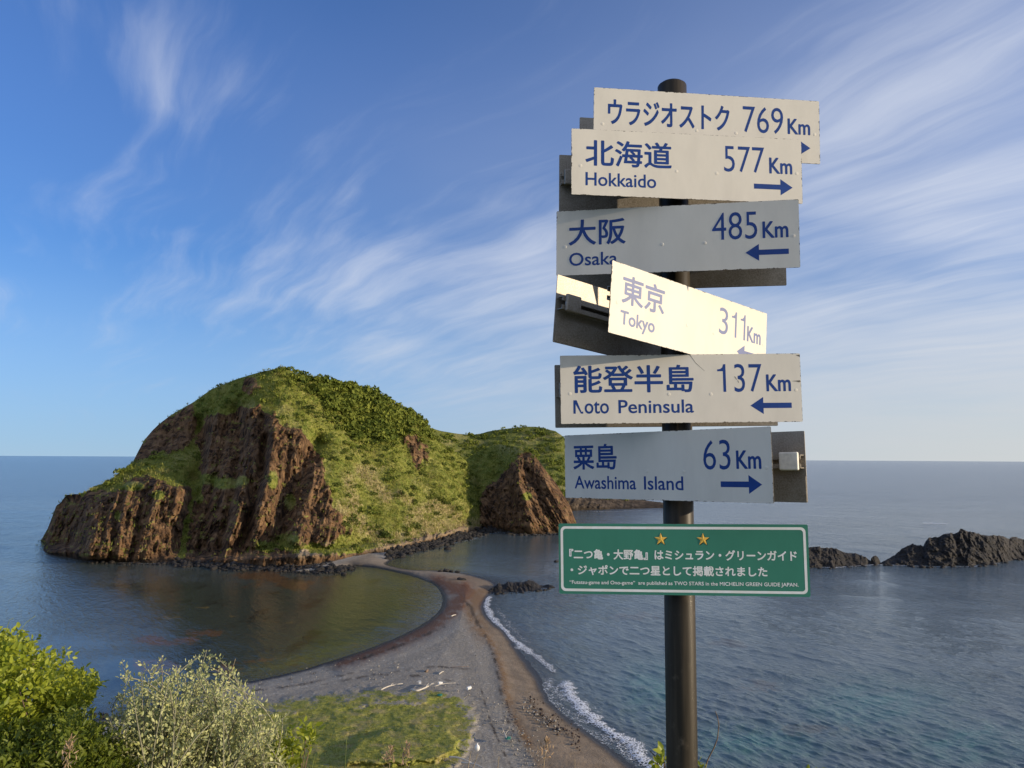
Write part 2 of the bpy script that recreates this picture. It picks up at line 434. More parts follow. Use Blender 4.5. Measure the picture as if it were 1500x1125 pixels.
A_feats = [([(278, 700), (277, 733), (267, 767), (259, 815)], 9, 8), ([(285, 700), (280, 740), (268, 800)], 38, 14), ([(165, 725), (152, 770), (142, 815)], 26, -13), ([(470, 650), (452, 690), (430, 750)], 26, 8), ([(395, 620), (392, 690), (375, 770)], 18, -6), ([(292, 615), (297, 660), (289, 700)], 8, 10), ([(346, 600), (350, 653), (345, 692)], 10, 11), ([(384, 610), (386, 650), (380, 690)], 5, 6),
           ([(370, 707), (367, 753), (350, 800)], 6, 9), ([(391, 640), (383, 693), (373, 737), (360, 790)], 6, 8), ([(465, 648), (447, 680), (430, 707), (416, 752), (405, 790)], 12, 12), ([(425, 640), (420, 690), (408, 740)], 5, 6), ([(345, 700), (335, 750), (322, 805)], 6, 7), ([(312, 712), (300, 760), (290, 808)], 5, 6), ([(222, 705), (205, 750), (192, 815)], 5, 6), ([(180, 718), (172, 760), (160, 815)], 5, 6),
           ([(318, 604), (310, 653), (301, 700)], 9, -5), ([(371, 604), (370, 653), (362, 693), (336, 790)], 8, -5), ([(402, 618), (397, 687), (380, 753)], 7, -4),
           ([(190, 735), (180, 780), (170, 815)], 26, -4), ([(455, 700), (440, 760), (430, 800)], 18, -5), ([(322, 725), (310, 765), (300, 800)], 5, 4),
           ([(240, 700), (215, 750), (200, 800)], 5, 4), ([(160, 735), (150, 780), (140, 815)], 5, 4), ([(340, 720), (330, 760), (318, 800)], 5, 3.5),
           ([(585, 640), (600, 690), (640, 740), (690, 770)], 15, 5), ([(560, 600), (575, 660), (590, 720)], 16, -5), ([(628, 650), (650, 700), (680, 745)], 12, -5),
           ([(500, 600), (520, 680), (545, 760)], 20, 1.5), ([(455, 560), (480, 640), (500, 720)], 20, -1.5), ([(700, 705), (708, 735), (722, 765)], 8, 8)]
A_steps = [([(120, 722), (160, 715), (195, 700), (240, 706), (285, 712), (310, 712)], 10, 16), ([(285, 706), (330, 712), (380, 706), (430, 700)], 8, 5), ([(262, 820), (300, 818), (340, 817), (400, 815), (470, 809), (530, 801), (600, 792), (670, 780)], 4, 16)]
hillA, AX, AY, AP, Ark = relief('island_hill', A_base, A_ridge, A_back, A_feats, A_steps, step_px=1.25, rows=240, gpow=1.25, slant=0.22, ribs=4.8,
                                rock=rock_mask(A_rock), veg_fn=A_attr, extra=lambda X, Y: 36 * sst(398 - X, 0, 150) * sst(700 - Y, 0, 70) + 30 * sst(134 - X, 0, 46) * sst(Y, 712, 740) * sst(810 - Y, 0, 16))
tag(hillA, kind='structure')

C_base = [(655, 772), (700, 774), (728, 776), (745, 780), (760, 783), (800, 782), (835, 779), (848, 777)]
C_ridge = [(655, 700), (665, 690), (683, 673), (697, 664), (712, 656), (730, 651), (745, 652), (758, 655), (770, 659), (783, 667), (792, 679), (800, 690), (810, 702), (820, 716),
           (828, 730), (836, 743), (841, 758), (848, 776)]
C_back = [(655, 60), (700, 75), (735, 78), (770, 66), (800, 46), (820, 32), (838, 16), (848, 3)]
C_rock = [[(706, 722), (720, 702), (738, 696), (750, 682), (764, 666), (785, 662), (800, 672), (815, 690), (870, 780), (690, 800), (700, 765)]]
def C_attr(nm, X, Y, P, rk, t):
    if nm == 'veg':
        g = np.exp(-((X - 772) / 9) ** 2 - ((Y - 727) / 7) ** 2)
        return np.clip(np.maximum(1 - rk, g) - (1 - sst(t, 0.02, 0.05)), 0, 1)
    if nm == 'dry': return 0.35 * np.exp(-(seg_dist(X, Y, [(735, 654), (770, 662), (790, 674)]) / 8) ** 2)
    return np.zeros_like(Y)
C_feats = [([(735, 655), (722, 700), (718, 745), (724, 775)], 7, 4), ([(752, 676), (765, 720), (782, 780)], 7, -5), ([(745, 690), (748, 730), (755, 780)], 7, 4),
           ([(775, 690), (795, 730), (815, 778)], 6, 4), ([(795, 690), (815, 730), (835, 775)], 8, -4), ([(700, 690), (706, 740), (700, 772)], 8, -3)]
hillC, CX, CY, CP, Crk = relief('headland_hill', C_base, C_ridge, C_back, C_feats, (), step_px=1.0, rows=130, gpow=1.2, slant=-0.35, ribs=4.6,
                                rock=rock_mask(C_rock), veg_fn=C_attr, rib_px=12)
tag(hillC, kind='structure')

B_base = [(595, 752), (700, 750), (840, 748), (900, 746), (970, 744), (1000, 743)]
B_ridge = [(595, 640), (605, 622), (620, 622), (632, 627), (645, 631), (668, 635), (690, 637), (705, 635), (715, 632), (733, 629), (750, 627), (770, 625), (785, 625), (797, 628),
           (812, 631), (822, 637), (835, 650), (850, 672), (870, 698), (890, 712), (915, 724), (945, 733), (975, 737), (1000, 742)]
B_back = [(595, 120), (700, 130), (790, 120), (850, 90), (900, 50), (950, 24), (1000, 4)]
def B_rock(X, Y): return sst(Y + 5 * fbm(X / 18, Y / 18, 1.1, 3), 722, 732)
def B_attr(nm, X, Y, P, rk, t):
    if nm == 'veg': return np.clip(1 - rk - (1 - sst(t, 0.02, 0.06)), 0, 1)
    if nm == 'dry': return 0.3 * sst(fbm(X / 30, Y / 12, 5.5, 3), 0.0, 0.4)
    return np.zeros_like(Y)
hillB, BX, BY, BP, Brk = relief('far_hill', B_base, B_ridge, B_back, (), (), step_px=1.4, rows=110, gpow=1.1, slant=0.2, ribs=5,
                                rock=B_rock, veg_fn=B_attr, rib_px=14, mat=M_hill2)
tag(hillB, kind='structure')

# ------------------------------------------------------------------ beach
land_px = [(430, 838), (480, 835), (520, 829), (545, 831), (576, 837), (600, 843), (624, 851), (640, 860), (647, 872), (648, 882), (640, 898), (616, 916), (580, 934),
           (540, 950), (480, 970), (433, 984), (367, 998), (327, 1006), (280, 1020), (233, 1038), (190, 1046), (150, 1053), (90, 1060), (0, 1078), (-200, 1110), (-420, 1160)]
land_px2 = [(590, 800), (588, 808), (578, 817), (568, 826), (585, 832), (608, 835), (644, 836), (680, 840), (704, 846), (722, 852), (728, 860), (718, 872), (710, 888), (720, 908), (746, 930),
            (758, 950), (776, 972), (794, 998), (804, 1022), (832, 1050), (872, 1078), (908, 1106), (935, 1127), (1000, 1185), (1060, 1240)]
_l1 = ground(*np.array(land_px, float).T)[:, :2]; _l2 = ground(*np.array(land_px2, float).T)[:, :2]
_top = ground(np.array([430, 500, 590.]), np.array([815, 795, 790.]))[:, :2]
land = np.vstack([smooth_line(_l1, 3)[::-1], _top, smooth_line(_l2, 3), [(70, 30), (-160, 30)]])

bx = np.concatenate([np.arange(-420, -40, 6.0), np.arange(-40, 1000, 1.15), np.arange(1000, 1100, 6.0)])
by = np.concatenate([np.arange(786, 860, 0.9), np.arange(860, 1130, 1.15), np.arange(1130, 1300, 5.0)])
X, Y = np.meshgrid(bx, by)
G0 = ground(X, Y)
sd = sdf(G0[..., 0], G0[..., 1], land)
sd = sd + 0.5 * fbm(G0[..., 0] / 5, G0[..., 1] / 5, 0.3, 3)
grass_px = [(300, 1040), (350, 1035), (390, 1027), (430, 1020), (480, 1013), (520, 1008), (560, 1006), (600, 1009), (640, 1010), (672, 1016), (692, 1030), (702, 1050), (698, 1072),
            (690, 1095), (676, 1118), (640, 1150), (600, 1220), (560, 1310), (-430, 1310), (-430, 1190), (-200, 1120), (150, 1075)]
gsd = sdf(X, Y, grass_px) + 9 * fbm(X / 16, Y / 7, 2.2, 4)
grass_m = sst(gsd, -4, 10)
mound = sst(sdf(X, Y, [(520, 1085), (560, 1068), (610, 1064), (655, 1070), (674, 1084), (668, 1102), (640, 1116), (580, 1122), (500, 1120)]) + 5 * fbm(X / 14, Y / 8, 7, 3), -2, 6)
lip = sst(sdf(X, Y, [(330, 1032), (460, 1016), (600, 1012), (660, 1020), (600, 1034), (470, 1044), (330, 1060)]) + 4 * fbm(X / 20, Y / 8, 3, 3), -3, 7)
Z = np.where(sd > 0, 1.15 * (1 - np.exp(-np.maximum(sd, 0) / 7)) + 0.012 * np.maximum(sd, 0), 0.11 * sd)
Z += sst(sd, 2, 8) * (0.10 * fbm(G0[..., 0] / 3.5, G0[..., 1] / 3.5, 1, 4) + grass_m * (0.30 + 0.28 * fbm(G0[..., 0] / 2.2, G0[..., 1] / 2.2, 3, 4)) + 0.75 * mound + 0.22 * lip)
ridge_l = np.exp(-(seg_dist(X, Y, smooth_line([(500, 985), (560, 960), (620, 940), (672, 925), (700, 928), (722, 945), (734, 985), (738, 1020)])) / 9) ** 2)
Z += 0.15 * ridge_l * sst(sd, 1, 5)
Z += sst(sd, 1, 4) * 0.05 * fbm(G0[..., 0] / 0.9, G0[..., 1] / 0.9, 5, 3)
BP_ = ground(X, Y, 0.0)
d_ = ray(X, Y); BPt = EYE + d_ * ((Z - EYE[2]) / d_[..., 2])[..., None]
def band(pts, wd): return np.exp(-(seg_dist(X, Y, smooth_line(pts)) / wd) ** 2)
nzb = fbm(X / 9, Y / 5, 1.5, 4)
red = np.clip(np.maximum(band([(684, 862), (680, 876), (656, 896), (624, 918), (588, 934), (548, 950), (500, 966)], 12), band([(640, 852), (664, 862), (700, 878), (716, 884)], 10)) * (1.3 + 1.8 * nzb), 0, 1)
orange = np.clip(np.maximum(band([(712, 866), (696, 884), (694, 905), (708, 928)], 13), band([(706, 925), (724, 948), (735, 984), (741, 1016), (752, 1046), (775, 1090)], 6)) * (0.95 + 1.3 * nzb), 0, 1)
orange = np.maximum(orange, 0.5 * np.clip(band([(660, 850), (690, 846), (715, 852)], 5), 0, 1))
sand_px = [(703, 866), (730, 860), (722, 905), (760, 945), (800, 1000), (840, 1045), (945, 1128), (1100, 1260), (880, 1310), (800, 1150), (772, 1100), (750, 1046), (742, 1010), (736, 975), (722, 940), (700, 912)]
sand = sst(sdf(X, Y, sand_px) + 6 * nzb, -5, 5)
sand2 = sst(sdf(X, Y, [(575, 824), (640, 838), (700, 846), (720, 856), (690, 862), (640, 850), (590, 840), (530, 830), (470, 834), (540, 812)]), -4, 3)
wet = np.clip(np.maximum(1 - sst(sd, 0.4, 2.2), band([(520, 832), (576, 841), (624, 856), (640, 868), (641, 884), (630, 902), (600, 920), (560, 938), (480, 968)], 8) * 1.35), 0, 1)
grass_at = grass_m * np.clip(0.62 + 1.2 * fbm(X / 26, Y / 9, 6.1, 4) + 0.5 * mound + 0.4 * sst(gsd, 10, 40), 0, 1)
wr = np.zeros_like(X)
for pts, wd in (([(690, 895), (714, 938), (729, 985), (736, 1030), (747, 1062), (775, 1110)], 2.2), ([(575, 985), (612, 978), (650, 977), (690, 981)], 1.3), ([(470, 1004), (540, 990), (600, 989), (660, 997)], 1.4),
                ([(380, 1003), (470, 984), (545, 960), (605, 938), (650, 918)], 2.0), ([(350, 1014), (440, 1003), (520, 985)], 1.2), ([(705, 1010), (716, 1050), (735, 1095), (750, 1125)], 1.6), ([(668, 870), (690, 890), (700, 915)], 2.5)):
    wr = np.maximum(wr, np.exp(-((seg_dist(X, Y, smooth_line(pts)) + 2.0 * pn(X / 7, Y / 4, 4.1)) / wd) ** 2) * sst(fbm(X / 16, Y / 8, 6.6, 3), -0.25, 0.25))
tone = fbm(sd / 2.2 + 0.6 * pn(G0[..., 0] / 12, G0[..., 1] / 12, 1), G0[..., 0] / 40, 2.2, 3)
at = dict(wrack=wr, tone=tone, red=red, orange=orange, sand=np.maximum(sand, 0.7 * sand2), wet=wet, grass=grass_at)
nr, nc = X.shape
idx = np.arange(nr * nc).reshape(nr, nc)
Fb = np.stack([idx[:-1, :-1], idx[1:, :-1], idx[1:, 1:], idx[:-1, 1:]], -1).reshape(-1, 4)

m, t, b = material('beach gravel and sand')
p = pos(t)
n_f = t.noise(p, 2.2, 5, 0.7); n_m = t.noise(p, 0.35, 5, 0.6); n_s = t.noise(p, 7.0, 3, 0.7)
stones = t.voro(p, 3.2, out=1)
sg = t.n('ShaderNodeRGBToBW'); t.link(stones, sg.inputs[0])
grav = t.mix(t.ramp(n_f, 0.3, 0.7), (0.25, 0.222, 0.182), (0.41, 0.368, 0.300))
grav = t.mix(t.ramp(n_m, 0.4, 0.7), grav, (0.31, 0.278, 0.230))
grav = t.mix(t.ramp(sg.outputs[0], 0.80, 0.95), grav, (0.50, 0.47, 0.41))
sandc = t.mix(t.ramp(n_m, 0.35, 0.65), (0.24, 0.175, 0.112), (0.33, 0.248, 0.165))
sandc = t.mix(t.ramp(n_f, 0.66, 0.74), sandc, (0.09, 0.07, 0.052))
c = t.mix(t.attr('sand'), grav, sandc)
c = t.mix(t.math('MULTIPLY', t.attr('red'), t.ramp(n_f, 0.25, 0.48)), c, (0.185, 0.078, 0.038))
c = t.mix(t.math('MULTIPLY', t.attr('orange'), t.ramp(n_f, 0.28, 0.55)), c, (0.23, 0.130, 0.055))
c = t.mix(t.ramp(t.attr('tone'), -0.35, 0.35, 0.35, 0.0), c, (0.15, 0.134, 0.11))
c = t.mix(t.math('MULTIPLY', t.attr('wrack'), t.ramp(n_f, 0.3, 0.55)), c, (0.050, 0.036, 0.024))
c = t.mix(t.attr('wet'), c, (0.024, 0.022, 0.020))
gcol = t.mix(t.ramp(n_f, 0.35, 0.65), (0.185, 0.205, 0.036), (0.300, 0.295, 0.062))
gcol = t.mix(t.ramp(n_m, 0.45, 0.7), gcol, (0.34, 0.285, 0.115))
gm = t.ramp(t.math('ADD', t.attr('grass'), t.math('MULTIPLY', t.math('SUBTRACT', n_f, 0.5), 1.8)), 0.34, 0.66)
t.link(t.mix(gm, c, gcol), b.inputs['Base Color'])
t.link(t.ramp(t.attr('wet'), 0.2, 0.9, 0.92, 0.35), b.inputs['Roughness'])
b.inputs['Specular IOR Level'].default_value = 0.25
t.link(t.bump(t.math('ADD', t.math('MULTIPLY', n_f, 1.0), t.math('MULTIPLY', n_s, 0.4)), 0.8, 0.22), b.inputs['Normal'])
beach = tag(mesh_obj('beach', BPt.reshape(-1, 3), Fb, m, smooth=True, attrs={k: v.ravel() for k, v in at.items()}), kind='structure')

# the slope the camera stands on
hx, hy = np.meshgrid(np.linspace(-60, 45, 150), np.linspace(-12, 80, 140))
hd = np.hypot(np.maximum(np.abs(hx) - 6, 0) * 0.5, np.maximum(hy, 0))
hz = 38.42 - np.where(hd > 2.9, (hd - 2.9) * 0.60, 0) + 0.22 * fbm(hx / 2.5, hy / 2.5, 2, 4) * sst(hd, 2.5, 6)
hz = np.maximum(hz, 0.2 + 0 * hz)
idx = np.arange(hx.size).reshape(hx.shape)
m, t, b = material('hillside turf')
p = pos(t)
n_f = t.noise(p, 6.0, 6, 0.7); n_m = t.noise(p, 0.8, 4, 0.6)
t.link(t.mix(t.ramp(n_f, 0.35, 0.65), t.mix(n_m, (0.05, 0.07, 0.016), (0.10, 0.085, 0.035)), (0.12, 0.14, 0.035)), b.inputs['Base Color'])
b.inputs['Roughness'].default_value = 0.95
t.link(t.bump(n_f, 0.9, 0.08), b.inputs['Normal'])
tag(mesh_obj('hillside', np.stack([hx, hy, hz], -1).reshape(-1, 3),
             np.stack([idx[:-1, :-1], idx[:-1, 1:], idx[1:, 1:], idx[1:, :-1]], -1).reshape(-1, 4), m, smooth=True), kind='structure')
def hillside_z(x, y):
    d = math.hypot(max(abs(x) - 6, 0) * 0.5, max(y, 0)); return 38.42 - max(d - 2.9, 0) * 0.60

# ------------------------------------------------------------------ sea
az = np.concatenate([np.linspace(-180, -42, 40)[:-1], np.linspace(-42, 42, 840), np.linspace(42, 180, 40)[1:]])
rr = EYE[2] * FPX / np.concatenate([np.arange(640, 10, -0.72), np.geomspace(9.5, 0.75, 26)])     # even rows down to the horizon
rr = np.concatenate([[0.5, 15, 30, 50], rr])
A_, Rr = np.meshgrid(np.radians(az), rr)
sx, sy = Rr * np.sin(A_), Rr * np.cos(A_)
# chart position of every vertex
rel = np.stack([sx, sy, np.full_like(sx, -EYE[2])], -1)
dz = rel @ _F
px = np.where(dz > 1, 750 + FPX * (rel @ _R) / np.maximum(dz, 1), -5000.)
py = np.where(dz > 1, 562.5 - FPX * (rel @ _U) / np.maximum(dz, 1), 5000.)
lsd = np.full(sx.shape, 1e3); near_ = (np.abs(A_) < rad(44)) & (Rr < 420); lsd[near_] = -sdf(sx[near_], sy[near_], land)
front = (dz > 1)
nn = fbm(px / 40, py / 14, 3.3, 4)
bay = sst(sdf(px, py, [(120, 828), (300, 822), (530, 822), (660, 840), (670, 900), (480, 1000), (250, 1060), (60, 1060), (150, 985), (230, 930), (160, 880), (120, 850)]) + 26 * nn, -60, 55)
lag = sst(sdf(px, py, [(560, 815), (640, 792), (730, 765), (850, 775), (830, 845), (740, 850), (640, 838)]) + 8 * nn, -8, 10)
def ell(lst):
    g = np.zeros_like(px)
    for cx, cy, ax, ay in lst: g = np.maximum(g, np.exp(-(((px - cx) / ax) ** 2 + ((py - cy) / ay) ** 2)))
    return g
kelp = np.clip(ell([(395, 848, 75, 15), (440, 856, 45, 10), (245, 938, 55, 12), (300, 928, 40, 8), (232, 975, 40, 14), (410, 972, 70, 12), (350, 980, 50, 12), (850, 802, 30, 4), (1060, 944, 50, 9), (1105, 1003, 50, 14),
                   (1195, 1068, 60, 14), (925, 900, 60, 12)]) * (0.85 + 1.5 * nn), 0, 1)
weed = np.clip((0.6 + 1.6 * fbm(px / 9, py / 2.2, 8.8, 4)) * ell([(300, 890, 17, 2.6), (246, 905, 22, 3.5), (402, 913, 17, 4.5), (425, 912, 18, 2.5), (330, 903, 30, 2.5), (570, 928, 22, 3), (520, 945, 26, 4)]) * (1 + 1.2 * nn), 0, 1)
olive = np.clip(np.exp(-(seg_dist(px, py, smooth_line([(330, 1002), (400, 984), (480, 962), (540, 944)])) / 13) ** 2), 0, 1) * front
teal = np.clip(ell([(1285, 1035, 110, 40), (1100, 1090, 110, 30), (1420, 1090, 90, 30), (960, 1010, 50, 40)]) * (0.9 + 0.9 * nn), 0, 1)
calm = np.clip(np.maximum(bay * 0.86, lag * 0.72) + 0.6 * ell([(125, 942, 75, 16), (180, 985, 70, 26)]), 0, 1)
shallow = (1 - sst(lsd, 0.3, 9)) * front
slick = np.clip(ell([(125, 940, 62, 11), (160, 962, 50, 7), (90, 925, 40, 8), (100, 990, 60, 18)]) * (1 + 1.0 * nn), 0, 1)
# wind waves as real relief; each size fades out where the mesh can no longer carry it
wa = rad(59); wu, wv_ = sx * math.cos(wa) - sy * math.sin(wa), sx * math.sin(wa) + sy * math.cos(wa)
cellsz = np.maximum(Rr ** 2 / (EYE[2] * FPX) * 0.72, Rr * 0.0018)
def wave(lu, lv, amp, seed, o=2):
    keep = 1 - sst(cellsz, lv * 0.22, lv * 0.55)
    ok = keep > 0
    h = np.zeros_like(sx)
    n_ = fbm(wu[ok] / lu + 0.6 * pn(wu[ok] / 30, wv_[ok] / 30, seed), wv_[ok] / lv + 0.8 * pn(wu[ok] / 22, wv_[ok] / 22, seed + 3), seed, o)
    h[ok] = amp * (n_ + 0.45 * np.abs(n_)) * keep[ok]
    return h
windy = (1 - 0.9 * calm) * (0.25 + 0.75 * sst(lsd, 0.5, 8)) * (np.abs(A_) < rad(43))
sz = windy * (wave(6, 2.1, 0.20, 1.3) + wave(2.4, 0.95, 0.20, 5.7, 2) + wave(30, 11, 0.25, 9.1))
idx = np.arange(sx.size).reshape(sx.shape)
Fs = np.stack([idx[:-1, :-1], idx[1:, :-1], idx[1:, 1:], idx[:-1, 1:]], -1).reshape(-1, 4)
m, t, b = material('sea water')
p = pos(t)
dist = t.n('ShaderNodeVectorMath', operation='LENGTH'); t.link(p, dist.inputs[0]); dist = dist.outputs['Value']
deep = t.mix(t.ramp(dist, 150, 700), (0.110, 0.142, 0.142), (0.094, 0.122, 0.142))
deep = t.mix(t.attr('teal'), deep, (0.075, 0.175, 0.160))
n_k = t.noise(t.mapping(p, scale=(0.8, 0.35, 1)), 0.8, 6, 0.72)
deep = t.mix(t.attr('bay'), deep, (0.052, 0.062, 0.044))
kk = t.ramp(t.math('ADD', t.attr('kelp'), t.math('MULTIPLY', t.math('SUBTRACT', n_k, 0.5), 2.2)), 0.40, 0.80)
deep = t.mix(t.math('MULTIPLY', kk, t.ramp(t.attr('bay'), 0.0, 0.6, 0.35, 1.0)), deep, (0.130, 0.070, 0.032))
deep = t.mix(t.math('MULTIPLY', t.attr('olive'), t.ramp(n_k, 0.3, 0.6)), deep, (0.120, 0.130, 0.022))
deep = t.mix(t.ramp(t.math('MULTIPLY', t.attr('weed'), t.ramp(n_k, 0.25, 0.6)), 0.3, 0.6), deep, (0.15, 0.110, 0.042))
deep = t.mix(t.math('MULTIPLY', t.attr('shallow'), 0.7), deep, (0.055, 0.052, 0.040))
reefp = t.math('MULTIPLY', t.attr('bay'), t.ramp(t.noise(t.mapping(p, scale=(0.6, 0.3, 1)), 0.16, 6, 0.7), 0.52, 0.66))
deep = t.mix(t.math('MULTIPLY', reefp, 0.75), deep, (0.018, 0.018, 0.012))
t.link(deep, b.inputs['Base Color'])
b.inputs['IOR'].default_value = 1.333
b.inputs['Specular IOR Level'].default_value = 0.5
t.link(t.math('MULTIPLY', t.ramp(dist, 100, 900, 0.06, 0.18, False), t.math('SUBTRACT', 1.0, t.math('MULTIPLY', t.attr('calm'), 0.6))), b.inputs['Roughness'])
rot = t.mapping(p, rot=(0, 0, rad(59)))          # crests run obliquely towards the shore
w1 = t.noise(t.mapping(rot, scale=(0.30, 0.85, 1)), 0.9, 3, 0.55, 0.6)
w2 = t.noise(t.mapping(rot, scale=(0.5, 1.0, 1), loc=(5, 3, 1)), 2.6, 3, 0.6, 0.4)
w3 = t.noise(t.mapping(rot, scale=(0.25, 0.8, 1), loc=(2, 8, 1)), 0.16, 3, 0.5, 0.5)
gust = t.ramp(t.noise(t.mapping(p, scale=(0.4, 1, 1)), 0.030, 4, 0.6), 0.35, 0.65, 0.65, 1.0)
hh = t.math('ADD', t.math('ADD', t.math('MULTIPLY', w1, t.ramp(dist, 120, 320, 0.25, 0.8)), t.math('MULTIPLY', w2, 0.22)), t.math('MULTIPLY', w3, t.ramp(dist, 250, 600, 0.0, 2.0)))
bm_ = t.n('ShaderNodeBump'); t.link(hh, bm_.inputs['Height']); bm_.inputs['Distance'].default_value = 1.0
t.link(t.math('MULTIPLY', t.math('SUBTRACT', 1.0, t.math('MULTIPLY', t.attr('calm'), 0.90)), gust), bm_.inputs['Strength'])
t.link(bm_.outputs[0], b.inputs['Normal'])
sea = tag(mesh_obj('sea', np.stack([sx, sy, sz], -1).reshape(-1, 3), Fs, m, smooth=True,
                   attrs=dict(bay=bay.ravel(), kelp=(kelp * front).ravel(), weed=(weed * front).ravel(), olive=olive.ravel(), teal=(teal * front).ravel(),
                              calm=calm.ravel(), shallow=shallow.ravel(), slick=slick.ravel())), kind='structure')

# surf: broken white water along the right-hand shore
def foam_mat():
    m, t, b = material('sea foam')
    p = pos(t)
    n1 = t.noise(p, 1.3, 8, 0.75, 1.2); n2 = t.voro(p, 2.1, 'DISTANCE_TO_EDGE')
    a = t.math('ADD', t.attr('core'), t.math('MULTIPLY', t.math('SUBTRACT', n1, 0.5), 1.7))
    a = t.math('SUBTRACT', a, t.math('MULTIPLY', t.ramp(n2, 0.0, 0.22), 0.42))
    a = t.ramp(a, 0.30, 0.52)
    b.inputs['Base Color'].default_value = (0.80, 0.82, 0.84, 1); b.inputs['Roughness'].default_value = 0.8
    t.link(a, b.inputs['Alpha'])
    t.link(t.bump(n1, 0.8, 0.3), b.inputs['Normal'])
    return m
M_foam = foam_mat()
fv, ff, fc = [], [], []
def foam_line(pts, wd, core, lift=0.07, nx=13):
    L = smooth_line([(a, b) for a, b in pts], 10)
    W = ground(L[:, 0], L[:, 1])[:, :2]
    T = np.gradient(W, axis=0); T /= np.linalg.norm(T, axis=1)[:, None]; N = np.stack([T[:, 1], -T[:, 0]], -1)
    n = len(W); u = np.linspace(-1, 1, nx)
    wob = 1 + 0.6 * pn(np.arange(n) / 5.0, 3.3, 1.0)
    off = 0.5 * pn(np.arange(n) / 4.0, 9.3, 2.0)
    V = np.zeros((n, nx, 3))
    for k in range(nx):
        V[:, k, :2] = W + N * (1.35 * wd * (u[k] * wob + off))[:, None]
        V[:, k, 2] = 0.03 + lift * max(0, 1 - u[k] ** 2) ** 2
    base = sum(len(v) for v in fv)
    idx = base + np.arange(n * nx).reshape(n, nx)
    fv.append(V.reshape(-1, 3)); ff.append(np.stack([idx[:-1, :-1], idx[1:, :-1], idx[1:, 1:], idx[:-1, 1:]], -1).reshape(-1, 4))
    end = np.minimum(1, np.minimum(np.arange(n), np.arange(n)[::-1]) / 5.0)
    fc.append((core * (1 - u[None, :] ** 2) * end[:, None] - 0.35 * (np.abs(u[None, :]) > .98)).ravel())
z7 = lambda pts: [(400 + a / 2.5, 760 + b / 2.5) for a, b in pts]
foam_line(z7([(800, 278), (786, 296), (782, 320), (795, 350), (812, 375), (848, 410), (885, 448), (930, 482), (948, 505)]), 1.0, 0.72)
foam_line(z7([(860, 470), (900, 475), (935, 488), (975, 512), (1010, 545), (1038, 572)]), 0.8, 0.62)
foam_line(z7([(1068, 588), (1078, 615), (1088, 645), (1130, 690), (1170, 737), (1220, 775), (1275, 803), (1318, 832), (1345, 870), (1395, 910), (1470, 985)]), 1.35, 0.80, 0.16)
foam_line(z7([(1000, 560), (1020, 610), (1050, 650), (1090, 690)]), 1.3, 0.45, 0.03)
foam_line(z7([(1020, 650), (1060, 690), (1110, 725), (1160, 765)]), 1.1, 0.42, 0.03)
foam_line(z7([(1180, 770), (1240, 815), (1300, 860), (1340, 915)]), 1.3, 0.45, 0.03)
foam_line([(900, 1078), (928, 1100), (946, 1118), (970, 1140)], 1.6, 0.5, 0.03)
foam_line([(716, 783), (740, 778), (758, 783), (800, 783), (838, 781)], 2.0, 0.40, 0.05)
foam_line(z7([(820, 300), (835, 345), (865, 390), (905, 430), (950, 470)]), 1.2, 0.36, 0.02)
foam_line(z7([(1110, 640), (1160, 690), (1230, 745), (1300, 790), (1360, 850)]), 1.5, 0.36, 0.02)
foam_line(z7([(990, 590), (1005, 640), (1040, 690), (1100, 740), (1180, 800), (1260, 870)]), 1.0, 0.40, 0.02)
foam_line([(135, 823), (200, 825), (270, 827)], 0.8, 0.42, 0.05)
foam_line([(640, 800), (690, 790), (730, 778)], 2.0, 0.36, 0.05)
foam_line([(1345, 767.2), (1362, 767.0), (1376, 767.6), (1392, 768)], 2.5, 0.7, 0.5)
foam_line([(1190, 831.5), (1230, 831), (1270, 828), (1292, 827), (1330, 829), (1380, 830.5), (1430, 829.5), (1480, 822)], 0.9, 0.55, 0.05)
foam_line([(845, 748.5), (880, 749.5), (930, 748), (968, 746)], 2.5, 0.42, 0.1)
tag(mesh_obj('surf', np.vstack(fv), np.vstack(ff), M_foam, smooth=True, attrs=dict(core=np.concatenate(fc))), kind='stuff')

# ------------------------------------------------------------------ reefs
M_reef, t, b = material('dark wet reef rock')
p = pos(t)
n1 = t.noise(p, 0.45, 6, 0.65); n2 = t.noise(p, 1.8, 5, 0.7)
c = t.mix(t.ramp(n1, 0.38, 0.66), (0.011, 0.010, 0.009), (0.036, 0.029, 0.023))
c = t.mix(t.ramp(n2, 0.56, 0.75), c, (0.085, 0.064, 0.040))
t.link(c, b.inputs['Base Color']); b.inputs['Roughness'].default_value = 0.8
t.link(t.bump(t.math('ADD', n1, t.math('MULTIPLY', n2, 0.5)), 1.0, 0.8), b.inputs['Normal'])

